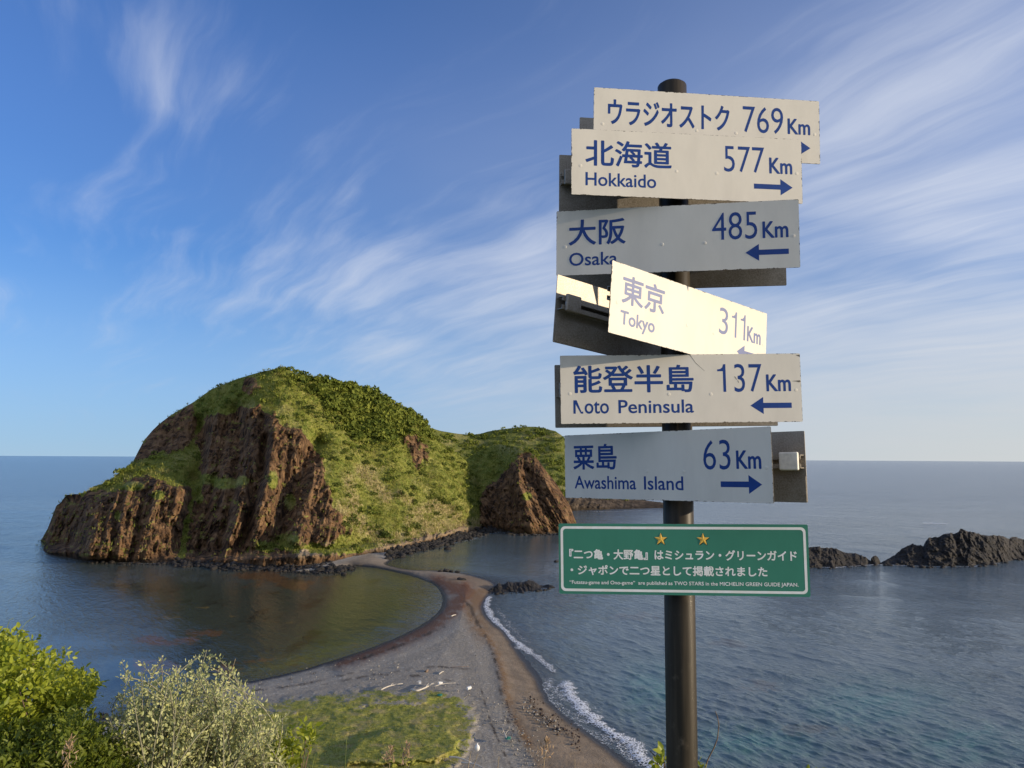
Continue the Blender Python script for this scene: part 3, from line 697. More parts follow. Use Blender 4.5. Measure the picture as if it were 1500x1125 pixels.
def reef(name, label, base, ridge, back, rows=90, step=0.7, ribs=1.0, rib_px=24, slant=-0.35, cat='sea rock', group=None, rough=3.4, jag=1.3):
    o, *_ = relief(name, base, ridge, back, step_px=step, rows=rows, gpow=1.0, slant=slant, ribs=ribs, mat=M_reef, rib_px=rib_px, rough=rough, back_len=0.8, backrows=20, bottom=-1.0, window=False, blocks=1.7, jag=jag)
    return tag(o, label, cat, group)
reef('reef_rock', 'largest dark craggy sea rock, at the right edge of the photo', [(1290, 826), (1320, 827), (1346, 828), (1390, 829), (1445, 827), (1470, 823.6), (1486, 820), (1500, 818), (1560, 816), (1600, 815)],
     [(1290, 826), (1294, 823), (1302, 818), (1311, 814), (1318, 807), (1322, 803), (1330, 800), (1337, 797.6), (1345, 799), (1352.6, 800.5), (1356, 794), (1361, 788.4), (1370, 787), (1374, 788), (1377, 785), (1387, 781),
      (1396, 782), (1404, 780.7), (1406.5, 776.3), (1413, 777), (1421, 779.6), (1428, 782), (1438, 784), (1446, 786), (1456, 784), (1464, 785), (1478, 789.5), (1488, 788), (1500, 789.5), (1530, 795), (1570, 803), (1600, 814)],
     [(1290, 1), (1320, 10), (1400, 20), (1500, 18), (1600, 2)], group='dark rocks in the sea')
reef('reef_rock', 'low dark rock ridge just right of the green sign', [(1100, 833), (1187, 831), (1230, 830), (1269, 828), (1278, 824)],
     [(1100, 832), (1120, 815), (1150, 806), (1172, 803), (1186, 802.7), (1194, 801.5), (1202, 802.5), (1214, 803), (1222, 804), (1229, 806), (1242.6, 811.5), (1253.6, 810.4), (1262, 814), (1267, 816), (1273, 820), (1278, 823.5)],
     [(1100, 1), (1130, 8), (1190, 12), (1250, 9), (1278, 2)], group='dark rocks in the sea')
reef('reef_rock', 'small upright dark rock in the gap between the two sea rocks on the right', [(1275, 826.5), (1282, 827), (1290, 825.5)], [(1275, 826), (1276, 818), (1279, 814.5), (1283, 813.7), (1286, 816), (1289, 822), (1290, 825)],
     [(1275, 1), (1282, 3), (1290, 1)], rows=24, step=0.5, ribs=1.0, rib_px=4, jag=0.5, group='dark rocks in the sea')
reef('reef_rock', 'craggy dark rock spit running into the water left of the green sign', [(712, 868), (740, 867.5), (770, 867), (790, 863), (813, 861)],
     [(712, 867), (720, 861), (726, 858), (730, 855), (738, 857), (745, 852), (752, 854), (760, 852), (768, 853), (775, 850), (783, 853), (790, 857), (796, 858), (802, 856), (808, 857), (813, 860)],
     [(712, 1), (740, 7), (775, 8), (800, 4), (813, 1)], rows=44, step=0.5, ribs=1.5, rib_px=6, group='dark rocks in the sea', rough=1.5, jag=0.8)

def rock_mesh(seed, s=(1, 1, 1), sub=2):
    bm = bmesh.new()
    bmesh.ops.create_icosphere(bm, subdivisions=sub, radius=1.0)
    V = np.array([v.co[:] for v in bm.verts])
    n = fbm(V[:, 0] * 1.1 + seed * 7.1, V[:, 1] * 1.1, V[:, 2] * 1.1 + seed, 3, 0.6)
    V = V * (1 + 0.55 * n)[:, None]
    V = np.round(V * 2.6) / 2.6 * 0.35 + V * 0.65
    V *= np.array(s)
    F = np.array([[v.index for v in f.verts] for f in bm.faces])
    bm.free(); return V, F
def small_rock(label, x, y, s, seed, group='boulders on and beside the sandbar', name='boulder'):
    V, F = rock_mesh(seed, s, 3)
    g = ground(x, y, 0.5 if group.startswith('boul') else 0.1)
    return tag(mesh_obj(name, V, F, M_reef, smooth=False, loc=tuple(g)), label, 'rock', group)
small_rock('largest dark boulder at the water edge on the neck of the sandbar', 676, 851, (1.9, 1.4, 1.1), 1)
small_rock('lone black rock breaking the water left of the green sign', 815, 823, (0.9, .8, .7), 2, 'lone rocks in the water')
for i, (x, y, s, lb) in enumerate(((697, 839, .9, 'leftmost of the low rocks on the far edge of the sandbar'), (705, 838, 1.1, 'second rock in the row on the far edge of the sandbar'),
                                   (713, 839, .8, 'third rock in the row on the far edge of the sandbar'), (722, 840, .9, 'rightmost rock of the row on the far edge of the sandbar'))):
    small_rock(lb, x - 52, y - 2, (s, s * .8, s * .6), 5 + i)

# shore rubble at the foot of the island
proto = [rock_mesh(20 + k, (1, 0.8, 0.62), 1) for k in range(5)]
RV, RF, RI, no = [], [], [], 0
def scatter_line(pts, wd, count, smin, smax, z0=0.1, ramp=0.0):
    global no
    L = smooth_line(pts, 8); cum = np.r_[0, np.cumsum(np.hypot(*np.diff(L, axis=0).T))]
    for i in range(count):
        s = rng.uniform(0, cum[-1]); a = rng.normal() * wd
        x, y = np.interp(s, cum, L[:, 0]), np.interp(s, cum, L[:, 1]) + a
        r = smin + (smax - smin) * rng.random() ** 3
        V, F = proto[rng.integers(5)]
        th = rng.uniform(0, 6.28); R2 = np.array([[math.cos(th), -math.sin(th), 0], [math.sin(th), math.cos(th), 0], [0, 0, 1]])
        g = ground(x, y, z0 + max(0, -a) * ramp)
        RV.append((V * r * rng.uniform(.8, 1.25, 3)) @ R2.T + g); RF.append(F + no); no += len(V)
scatter_line([(255, 826), (300, 828), (340, 830), (380, 831), (430, 834), (480, 835), (520, 831)], 2.6, 900, 0.3, 1.5, 0.15, 0.18)
scatter_line([(330, 825), (380, 822), (440, 824), (490, 824)], 4.0, 300, 0.3, 1.7, 0.8, 0.15)
scatter_line([(566, 815), (600, 805), (640, 796), (690, 784), (735, 772)], 3.0, 900, 0.4, 1.9, 0.3, 0.25)
scatter_line([(735, 779), (760, 784), (800, 784), (845, 780)], 0.9, 60, 0.5, 2.2, 0.0, 0.1)
scatter_line([(130, 824), (200, 826), (262, 827)], 0.7, 60, 0.4, 1.6, 0.0, 0.1)
scatter_line([(1150, 832), (1200, 832), (1250, 830), (1292, 828)], 0.8, 45, 0.3, 1.3, 0.0)
scatter_line([(1295, 828), (1350, 830), (1400, 831), (1450, 828), (1500, 820)], 0.8, 70, 0.3, 1.6, 0.0)
scatter_line([(715, 869), (760, 869), (800, 864), (818, 862)], 0.8, 30, 0.3, 1.1, 0.0)
scatter_line([(90, 1049), (110, 1045), (140, 1047), (160, 1050)], 3.0, 60, 0.1, 0.5, 0.1, 0.0)
tag(mesh_obj('shore_rubble', np.vstack(RV), np.vstack(RF), M_reef), kind='stuff')
RV, RF, no = [], [], 0
scatter_line([(540, 985), (600, 1000), (690, 1030), (740, 1060), (770, 1100), (800, 1125)], 16, 500, 0.05, 0.24, 1.3)
scatter_line([(350, 1010), (420, 1000), (500, 985), (580, 970)], 8, 200, 0.05, 0.16, 1.0)
scatter_line([(765, 1030), (790, 1050), (820, 1062)], 9, 90, 0.08, 0.30, 0.9)
scatter_line([(640, 905), (680, 900), (700, 960)], 12, 40, 0.05, 0.2, 1.1)
M_peb = plain('pale beach stones', (0.26, 0.24, 0.21), 0.9, 0, 0.4, 1.2)
tag(mesh_obj('beach_stones', np.vstack(RV), np.vstack(RF), M_peb), kind='stuff')
RV, RF, no = [], [], 0
scatter_line([(775, 1028), (795, 1045), (815, 1060), (850, 1085)], 8, 120, 0.10, 0.34, 0.75)
scatter_line([(720, 955), (737, 1000), (745, 1040), (770, 1085), (800, 1120)], 4, 160, 0.06, 0.22, 0.9)
M_wrack = plain('dark seaweed clumps', (0.05, 0.03, 0.02), 0.7, 0, 0.4, 1.5)
tag(mesh_obj('seaweed_wrack', np.vstack(RV), np.vstack(RF), M_wrack), kind='stuff')

# ------------------------------------------------------------------ vegetation on the hills
def leaf_mat(name, a, b_, c, rough=0.6, trans=0.35, scale=0.5, spec=0.2):
    m, t, b = material(name)
    p = pos(t)
    rv = t.attr('tint')
    cc = t.mix(rv, a, b_)
    cc = t.mix(t.ramp(t.noise(p, scale, 4, 0.6), 0.5, 0.75), cc, c)
    t.link(cc, b.inputs['Base Color']); b.inputs['Roughness'].default_value = rough; b.inputs['Specular IOR Level'].default_value = spec
    tr = t.n('ShaderNodeBsdfTranslucent'); t.link(cc, tr.inputs[0])
    mx = t.n('ShaderNodeMixShader'); mx.inputs[0].default_value = trans
    t.link(b.outputs[0], mx.inputs[1]); t.link(tr.outputs[0], mx.inputs[2])
    t.link(mx.outputs[0], m.node_tree.nodes['Material Output'].inputs[0])
    return m
M_bush = leaf_mat('hill bush leaves', (0.085, 0.120, 0.018), (0.235, 0.262, 0.042), (0.17, 0.19, 0.03), 0.8, 0.25, 0.12)
M_bushd = leaf_mat('dark hill bush leaves', (0.050, 0.075, 0.014), (0.130, 0.155, 0.028), (0.10, 0.12, 0.02), 0.8, 0.25, 0.12)
M_tuft = leaf_mat('hill grass blades', (0.165, 0.200, 0.030), (0.33, 0.325, 0.075), (0.39, 0.33, 0.125), 0.85, 0.3, 0.10)

def quads_at(P, N, size, aspect, r):
    """randomly turned small leaf quads with centres P, rough facing N"""
    n = len(P)
    d = N + 0.9 * r.normal(size=(n, 3)); d /= np.linalg.norm(d, axis=1)[:, None]
    u = np.cross(d, r.normal(size=(n, 3))); u /= np.linalg.norm(u, axis=1)[:, None]; v = np.cross(d, u)
    u *= size[:, None]; v *= (size * aspect)[:, None]
    V = np.stack([P - u - v * .3, P + v * -.9 + u * .2, P + u + v * .3, P + v * .9 - u * .2], 1)
    return V.reshape(-1, 3), np.arange(4 * n).reshape(n, 4)

def bushes(name, C, Rad, per, lsz, mat):
    VV, TT = [], []
    n = len(C)
    for i in range(n):
        k = max(14, int(per * (0.6 + 0.4 * Rad[i] / Rad.mean())))
        d = rng.normal(size=(k, 3)); d[:, 2] = np.abs(d[:, 2]) * 0.9 - 0.15; d /= np.linalg.norm(d, axis=1)[:, None]
        lump = 1 + 0.35 * pn(d[:, 0] * 2 + i, d[:, 1] * 2, d[:, 2] * 2 + 3 * i)
        P = C[i] + d * (Rad[i] * lump * (0.72 + 0.28 * rng.random(k)))[:, None] * np.array([1, 1, 0.8])
        V, F = quads_at(P, d, Rad[i] * lsz * (0.6 + 0.8 * rng.random(k)), 0.75, rng)
        VV.append(V); TT.append(np.repeat(np.clip(rng.random() ** 1.3 * 0.8 + 0.35 * rng.random(k), 0, 1), 4))
    V = np.vstack(VV); F = np.arange(len(V)).reshape(-1, 4)
    return tag(mesh_obj(name, V, F, mat, attrs=dict(tint=np.concatenate(TT))), kind='stuff')

def pick(X, Y, P, w, n):
    """n surface points drawn by weight"""
    a = np.ones_like(Y)
    pr = (w * a).ravel(); pr = np.clip(pr, 0, None); pr /= pr.sum()
    k = rng.choice(pr.size, n, p=pr)
    return P.reshape(-1, 3)[k] + rng.normal(size=(n, 3)) * 0.3, X.ravel()[k], Y.ravel()[k]

tree_px = [(398, 544), (430, 548), (470, 552), (540, 568), (600, 600), (620, 620), (632, 645), (610, 640), (585, 640), (570, 655), (540, 640), (520, 650), (500, 620), (480, 600), (470, 580), (440, 560)]
wA = (1 - Ark) * (0.05 + 1.0 * sst(sdf(AX, AY, tree_px) + 26 * fbm(AX / 22, AY / 22, 1, 4), -30, 26) + 0.28 * sst(fbm(AX / 28, AY / 20, 5, 3), 0.08, 0.35))
wA *= (sst(AY, 545, 560) * .5 + .5) * sst(AX, 120, 150)
wA *= 1 - 0.92 * np.exp(-(seg_dist(AX, AY, [(530, 690), (567, 728), (640, 760), (700, 765)]) / 26) ** 2)
C, cx, cy = pick(AX, AY, AP, wA, 1500)
Rb = (0.7 + 2.5 * rng.random(len(C)) ** 2.2) * np.where(inside(cx, cy, tree_px), 1.35, 0.75)
bushes('hill_shrubs', C + np.array([0, 0, 0.15]) * Rb[:, None], Rb, 46, 0.26, M_bush)
# single darker bushes standing out on the grass
wS = (1 - Ark) * sst(fbm(AX / 45, AY / 30, 12, 3), -0.1, 0.25) * sst(AX, 400, 440) * (1 - inside(AX, AY, tree_px) * 0.8)
C, cx, cy = pick(AX, AY, AP, wS, 110)
bushes('hill_shrubs', C + [0, 0, 0.3], 1.0 + 1.5 * rng.random(110), 90, 0.20, M_bushd)
# skyline bushes
cr = AP[-1]; xs_ = AX[-1]
sel = np.where((xs_ > 395) & (xs_ < 640))[0]; k = rng.choice(sel, 110)
bushes('hill_shrubs', cr[k] + rng.normal(size=(110, 3)) * [1.5, 2.5, 0.2] + [0, 2, -0.5], 0.9 + 1.5 * rng.random(110), 60, 0.24, M_bush)
wB = (1 - Brk) * (0.25 + sst(fbm(BX / 22, BY / 9, 3, 3), -0.1, 0.3)) * sst(BX, 590, 640)
C, cx, cy = pick(BX, BY, BP, wB, 900)
bushes('hill_shrubs', C, 1.2 + 2.4 * rng.random(900) ** 1.5, 34, 0.26, M_bush)
wC = (1 - Crk) * (0.3 + sst(fbm(CX / 18, CY / 12, 3, 3), 0.0, 0.3))
C, cx, cy = pick(CX, CY, CP, wC, 260)
bushes('hill_shrubs', C, 0.7 + 1.3 * rng.random(260) ** 1.5, 34, 0.26, M_bush)

def tufts(name, P, h, mat, blades=5):
    VV, TT = [], []
    n = len(P)
    for b_ in range(blades):
        th = rng.uniform(0, 6.283, n); s = h * rng.uniform(.6, 1.2, n)
        lean = rng.normal(size=(n, 3)) * 0.45; lean[:, 2] = 1; lean /= np.linalg.norm(lean, axis=1)[:, None]
        u = np.stack([np.cos(th), np.sin(th), 0 * th], -1) * (s * 0.16)[:, None]
        base = P + rng.normal(size=(n, 3)) * (h * 0.35)[:, None] * [1, 1, 0.1]
        VV.append(np.stack([base - u, base + u, base + lean * s[:, None] + u * .15, base + lean * s[:, None] - u * .15], 1).reshape(-1, 3))
        TT.append(np.repeat(rng.random(n), 4))
    V = np.vstack(VV)
    return tag(mesh_obj(name, V, np.arange(len(V)).reshape(-1, 4), mat, attrs=dict(tint=np.concatenate(TT))), kind='stuff')
vegA = (1 - sst(Ark, 0.3, 0.9)) + 0.05
C, cx, cy = pick(AX, AY, AP, vegA * sst(np.broadcast_to(np.linspace(0, 1, AX.shape[0])[:, None], AX.shape), 0.03, 0.06), 15000)
tufts('hill_grass', C, 0.5 + 0.8 * rng.random(len(C)), M_tuft)
C, cx, cy = pick(CX, CY, CP, (1 - sst(Crk, 0.3, 0.9)) + 0.03, 2500)
tufts('hill_grass', C, 0.5 + 0.8 * rng.random(len(C)), M_tuft, 4)
M_straw_t = leaf_mat('dry hill grass', (0.40, 0.33, 0.15), (0.58, 0.49, 0.27), (0.36, 0.32, 0.12), 0.85, 0.3, 0.10)
_dry = np.array([v.value for v in hillA.data.attributes['dry'].data]).reshape(-1, AX.shape[1])[:AX.shape[0]]
C, cx, cy = pick(AX, AY, AP, np.clip(_dry - 0.2, 0, 1) * vegA, 4500)
tufts('hill_grass', C, 0.5 + 0.7 * rng.random(len(C)), M_straw_t, 4)
# turf on the beach terrace
k = rng.choice(BPt[..., 0].size, 16000, p=(np.clip(grass_at - 0.08, 0, 0.6) * (Y > 1000) / (np.clip(grass_at - 0.08, 0, 0.6) * (Y > 1000)).sum()).ravel())
M_turf = leaf_mat('beach turf blades', (0.165, 0.185, 0.032), (0.285, 0.280, 0.060), (0.35, 0.29, 0.11), 0.85, 0.3, 0.35)
tufts('beach_grass', BPt.reshape(-1, 3)[k], 0.08 + 0.16 * rng.random(len(k)) ** 2, M_turf, 4)

# ------------------------------------------------------------------ signpost
POLE = (0.491, 2.287); PR = 0.0442
pole_top = float(at_dist(982.0, 116.0, 2.30)[2])
m, t, b = material('brown pole paint'); M_pole = m
oc = t.n('ShaderNodeTexCoord').outputs['Object']
st = t.noise(t.mapping(oc, scale=(1, 1, 0.06)), 55, 4, 0.6); bl = t.noise(oc, 9, 5, 0.65)
c = t.mix(t.ramp(st, 0.35, 0.7), (0.026, 0.021, 0.014), (0.050, 0.040, 0.027))
c = t.mix(t.ramp(bl, 0.62, 0.75), c, (0.095, 0.076, 0.053))
t.link(c, b.inputs['Base Color']); b.inputs['Roughness'].default_value = 0.45; b.inputs['Specular IOR Level'].default_value = 0.22
t.link(t.bump(st, 0.15, 0.002), b.inputs['Normal'])
bm = bmesh.new()
prof = [(PR, 37.9 - pole_top), (PR, -0.006), (PR - 0.002, -0.002), (PR - 0.010, 0.004), (PR - 0.022, 0.008), (0.004, 0.010)]
rings = []
for r_, z_ in prof:
    rings.append([bm.verts.new((r_ * math.cos(k / 48 * 2 * math.pi), r_ * math.sin(k / 48 * 2 * math.pi), z_)) for k in range(48)])
for a_, c_ in zip(rings, rings[1:]):
    for k in range(48): bm.faces.new((a_[k], a_[(k + 1) % 48], c_[(k + 1) % 48], c_[k]))
bm.faces.new(rings[-1])
pole = bm_obj('sign_pole', bm, M_pole, None, True)
pole.location = (POLE[0], POLE[1], pole_top)
tag(pole, 'dark brown round steel post carrying all the direction signs', 'pole')

def sign_face(name, c, metal, chips=0.0028):
    """printed film on aluminium, chipped along the edges; local y < 0 is the printed side"""
    m, t, b = material(name)
    oc = t.n('ShaderNodeTexCoord').outputs['Object']
    s = t.n('ShaderNodeSeparateXYZ'); t.link(oc, s.inputs[0])
    ex = t.math('SUBTRACT', 0.344, t.math('ABSOLUTE', s.outputs[0])); ez = t.math('SUBTRACT', 0.098, t.math('ABSOLUTE', s.outputs[2]))
    d = t.math('MINIMUM', ex, ez)
    info = t.n('ShaderNodeObjectInfo').outputs['Random']
    sh = t.n('ShaderNodeVectorMath', operation='ADD'); t.link(oc, sh.inputs[0])
    cm = t.n('ShaderNodeCombineXYZ'); t.link(t.math('MULTIPLY', info, 37.0), cm.inputs[0]); t.link(cm.outputs[0], sh.inputs[1]); oc2 = sh.outputs[0]
    nz = t.noise(oc2, 70, 4, 0.7); lo = t.noise(oc2, 9, 3, 0.5)
    lim = t.math('MULTIPLY', t.math('MULTIPLY', t.ramp(nz, 0.46, 0.66), t.ramp(lo, 0.40, 0.62, 0.25, 1.0)), chips)
    film = t.math('LESS_THAN', lim, d)
    grime = t.noise(t.mapping(oc2, scale=(1, 1, 0.35)), 11, 5, 0.65); speck = t.noise(oc2, 160, 2, 0.5)
    cc = t.mix(t.ramp(grime, 0.35, 0.75), c, tuple(x * 0.91 for x in c))
    cc = t.mix(t.math('MULTIPLY', t.ramp(speck, 0.72, 0.80), 0.2), cc, tuple(x * 0.5 for x in c))
    front = t.math('LESS_THAN', s.outputs[1], 0.0005)
    f = t.math('MULTIPLY', film, front)
    t.link(t.mix(f, metal, cc), b.inputs['Base Color'])
    t.link(t.ramp(f, 0, 1, 0.55, 0.5, False), b.inputs['Roughness']); b.inputs['Specular IOR Level'].default_value = 0.12
    t.link(t.bump(t.noise(oc2, 5, 2, 0.5), 0.12, 0.01), b.inputs['Normal'])
    return m
M_white = sign_face('white sign film', (0.79, 0.745, 0.65), (0.10, 0.085, 0.065))
M_green = sign_face('green sign film', (0.062, 0.255, 0.175), (0.10, 0.12, 0.10), 0.0012)
m, t, b = material('weathered aluminium'); M_alu = m
oc = t.n('ShaderNodeTexCoord').outputs['Object']
g1 = t.noise(oc, 260, 3, 0.7); g2 = t.noise(oc, 14, 4, 0.6)
t.link(t.mix(t.ramp(g1, 0.3, 0.75), t.mix(t.ramp(g2, 0.35, 0.7), (0.20, 0.17, 0.13), (0.28, 0.25, 0.205)), (0.38, 0.345, 0.295)), b.inputs['Base Color'])
b.inputs['Roughness'].default_value = 0.5; b.inputs['Metallic'].default_value = 0.4
t.link(t.bump(g1, 0.25, 0.001), b.inputs['Normal'])
M_clip = plain('pale cast clip', (0.80, 0.76, 0.66), 0.5, 0.0, 0.15, 40)
def letter_mat(name, c, rough=0.45):
    m, t, b = material(name)
    oc = t.n('ShaderNodeTexCoord').outputs['Object']
    t.link(t.mix(t.ramp(t.noise(oc, 30, 3, 0.6), 0.3, 0.8), c, tuple(min(1, x * 1.25) for x in c)), b.inputs['Base Color'])
    b.inputs['Roughness'].default_value = rough; b.inputs['Specular IOR Level'].default_value = 0.35
    return m
M_blue = letter_mat('blue lettering', (0.005, 0.042, 0.215))
M_cream = letter_mat('white lettering', (0.90, 0.89, 0.81), 0.35)
M_gold = letter_mat('gold print', (0.82, 0.50, 0.09), 0.35)
M_grime = letter_mat('grime', (0.13, 0.11, 0.085), 0.7)
M_shadow = letter_mat('dark print', (0.02, 0.035, 0.02), 0.4)

def text_mesh0(s, u0, u1, v0, v1, offset, y, thick=0.0002):
    cu = bpy.data.curves.new('lettering', 'FONT'); cu.body = s; cu.size = 1.0; cu.resolution_u = 4; cu.offset = offset; cu.fill_mode = 'FRONT'
    o = bpy.data.objects.new('lettering', cu); col.objects.link(o)
    me = bpy.data.meshes.new_from_object(o.evaluated_get(bpy.context.evaluated_depsgraph_get()))
    V = np.array([v.co[:] for v in me.vertices]); F = [list(p_.vertices) for p_ in me.polygons]
    bpy.data.objects.remove(o); bpy.data.curves.remove(cu); bpy.data.meshes.remove(me)
    lo, hi = V.min(0), V.max(0)
    U = u0 + (V[:, 0] - lo[0]) / (hi[0] - lo[0]) * (u1 - u0); W = v0 + (V[:, 1] - lo[1]) / (hi[1] - lo[1]) * (v1 - v0)
    return np.stack([U, np.full_like(U, y), W], -1), F
def figure_one(r, v0, v1, y, w_=0.0240):
    h, l = v1 - v0, r - w_
    P = [(r - .0078, v0), (r, v0), (r, v1), (r - .0058, v1), (r - .0095, v0 + .88 * h), (r - .0155, v0 + .825 * h), (l, v0 + .81 * h), (l, v0 + .745 * h), (r - .0078, v0 + .745 * h)]
    return np.array([(a_, y, b_) for a_, b_ in P]), [list(range(9))]
def text_mesh(s, u0, u1, v0, v1, offset, y):
    """one line of lettering; offset > 0 thickens the strokes by that share of the type size"""
    if s == '1': return figure_one(u1, v0, v1, y)
    if offset <= 0: return text_mesh0(s, u0, u1, v0, v1, offset, y)
    d = offset * (v1 - v0) * 1.0
    V0, F0 = text_mesh0(s, u0 + d, u1 - d, v0 + d, v1 - d, 0.0, y)
    VV, FF = [V0], list(F0)
    for k in range(8):
        a_ = k * math.pi / 4
        VV.append(V0 + np.array([d * math.cos(a_), -0.00001 * (k + 1), d * math.sin(a_)])); FF += [[i + len(V0) * (k + 1) for i in q] for q in F0]
    return np.vstack(VV), FF
def arrow(u0, u1, v0, v1, left):
    vc = (v0 + v1) / 2; h = (v1 - v0) / 2; k = 0.155 * (v1 - v0); hd = 0.315 * (u1 - u0)
    P = [(u0, vc - k), (u1 - hd, vc - k), (u1 - hd, vc - h), (u1, vc), (u1 - hd, vc + h), (u1 - hd, vc + k), (u0, vc + k)]
    if left: P = [(u0 + u1 - a_, b_) for a_, b_ in P][::-1]
    return P
def flat(name, polys, y, mat, parent):
    """flat printed shapes (lists of outline points in sign coordinates), a hair proud of the face"""
    V, F = [], []
    for P in polys:
        F.append(list(range(len(V), len(V) + len(P)))); V += [(a_, y, b_) for a_, b_ in P]
    o = mesh_obj(name, V, F, mat, parent)
    bm = bmesh.new(); bm.from_mesh(o.data); bmesh.ops.triangulate(bm, faces=bm.faces[:]); bm.to_mesh(o.data); bm.free()
    return o

SW, SH = 0.688, 0.196
def plate_obj(root, mat, u0=-SW / 2, u1=SW / 2, v0=-SH / 2, v1=SH / 2, r=0.003):
    bm = bmesh.new(); add_box(bm, u0, u1, 0.0, 0.0022, v0, v1)
    es = [e for e in bm.edges if abs(e.verts[0].co.y - e.verts[1].co.y) > 1e-4]
    bmesh.ops.bevel(bm, geom=es, offset=r, segments=3, profile=0.5, affect='EDGES')
    return bm_obj('plate', bm, mat, root)
def rail_obj(root, sgn, u0, u1, vc=0.014):
    """lipped C-channel along the back of a plate; sgn gives the side it stands out on"""
    bm = bmesh.new()
    Y = lambda a_, b_: (min(sgn * a_, sgn * b_), max(sgn * a_, sgn * b_))
    y0, y1 = Y(0.0026, 0.022); y2, y3 = Y(0.0222, 0.0240)
    add_box(bm, u0, u1, y0, y1, vc + 0.0165, vc + 0.0185); add_box(bm, u0, u1, y2, y3, vc + 0.006, vc + 0.0185)
    add_box(bm, u0, u1, y0, y1, vc - 0.0185, vc - 0.0165); add_box(bm, u0, u1, y2, y3, vc - 0.0185, vc - 0.006)
    return bm_obj('rail', bm, M_alu, root)
def clamp_objs(root, sgn, reach, upole):
    """saddle block from the rail to the pole, and the band round the pole"""
    bm = bmesh.new()
    y0, y1 = sorted((sgn * 0.0245, sgn * (reach - PR * 0.80)))
    if y1 - y0 > 0.002:
        add_box(bm, upole - 0.033, upole + 0.033, y0, y1, -0.006, 0.034, 0.0015)
        bm_obj('clamp', bm, M_alu, root)
def sign_root(name, c, yaw, roll):
    r = empty(name, c); r.rotation_mode = 'XYZ'
    r.matrix_world = Matrix.Translation(c) @ Matrix.Rotation(rad(yaw), 4, 'Z') @ Matrix.Rotation(-rad(roll), 4, 'Y')
    return r

KM = (0.2445, 0.3148, -0.0104, 0.0384); AR = (0.197, 0.3145, -0.0752, -0.0262)
G_S, G_B = 'white direction signs on the post', 'signs on the far side of the post, seen from the back'
SIGNS = [
    ('direction_sign', (0.5779, 2.2007, 40.985), 4.83, -0.92, [('ウラジオストク', -0.302, 0.066, -0.0121, 0.0654, .019), ('769', 0.1065, 0.231, -0.0125, 0.0692, -.004)], 'R',
     'topmost white sign, in katakana with 769 Km, half covered below', (-0.3545, 0.3335, -0.106, 0.0903, .185), 'grey back plate edge showing left of the topmost sign'),
    ('direction_sign', (0.51, 2.1719, 40.8494), 4.98, -0.32, [('北海道', -0.3031, -0.0487, -0.0105, 0.068, .019), ('577', 0.1079, 0.2302, -0.0107, 0.0675, -.004), ('Hokkaido', -0.3028, -0.0953, -0.0701, -0.0302, .017)], 'R',
     'cream sunlit sign reading Hokkaido 577 Km with a right arrow', (-0.3476, 0.3404, -0.090, 0.106, .215), 'dark back plate showing left of and under the Hokkaido sign'),
    ('direction_sign', (0.4679, 2.1768, 40.6357), -10.76, -0.25, [('大阪', -0.3076, -0.1394, -0.0095, 0.0691, .019), ('485', 0.1058, 0.2306, -0.0108, 0.0697, -.004), ('Osaka', -0.3058, -0.1640, -0.0705, -0.0306, .017)], 'L',
     'grey shaded sign reading Osaka 485 Km with a left arrow', (-0.3497, 0.3383, -0.1045, 0.0915, .2), 'dark back plate hanging out below the right of the Osaka sign'),
    ('direction_sign', (0.5302, 2.2011, 40.3954), 37.27, -5.2, [('東京', -0.3025, -0.1345, -0.0097, 0.072, .018), ('3', 0.1081, 0.1500, -0.0118, 0.0695, -.004), ('1', 0.165, 0.1915, -0.0105, 0.0690, 0), ('1', 0.21, 0.2348, -0.0105, 0.0690, 0), ('Tokyo', -0.3034, -0.1690, -0.0787, -0.0285, .02)], 'L',
     'slanting glaring sign reading Tokyo 311 Km with washed out letters', (-0.3626, 0.3254, -0.1035, 0.0925, .2), 'dark slanting back plate with clip, left of the Tokyo sign'),
    ('direction_sign', (0.4827, 2.1901, 40.2006), -0.19, 0.85, [('能登半島', -0.3067, 0.0373, -0.0105, 0.0687, .019), ('oto', -0.2757, -0.2066, -0.0698, -0.0347, .017), ('Peninsula', -0.1793, 0.0353, -0.0697, -0.0312, .017), ('1', 0.1054, 0.1295, -0.0107, 0.0690, 0), ('37', 0.1536, 0.2327, -0.0117, 0.0694, -.004)], 'L',
     'scratched white sign reading Noto Peninsula 137 Km, its N damaged', (-0.3501, 0.3379, -0.1017, 0.0943, .19), 'back plate peeping out left of and below the Noto Peninsula sign'),
    ('direction_sign', (0.4183, 2.2165, 39.9806), -43.67, 1.03, [('粟島', -0.3098, -0.1426, -0.0105, 0.0678, .019), ('Awashima', -0.3054, -0.0748, -0.069, -0.0294, .017), ('Island', -0.0477, 0.0826, -0.0690, -0.0302, .017), ('63', 0.1473, 0.2284, -0.0121, 0.0681, -.004)], 'R',
     'blue-grey shaded sign reading Awashima Island 63 Km with a right arrow', (-0.3411, 0.3469, -0.1035, 0.0925, .2), 'sunlit grey back plate with a pale clip, right of the Awashima sign'),
]
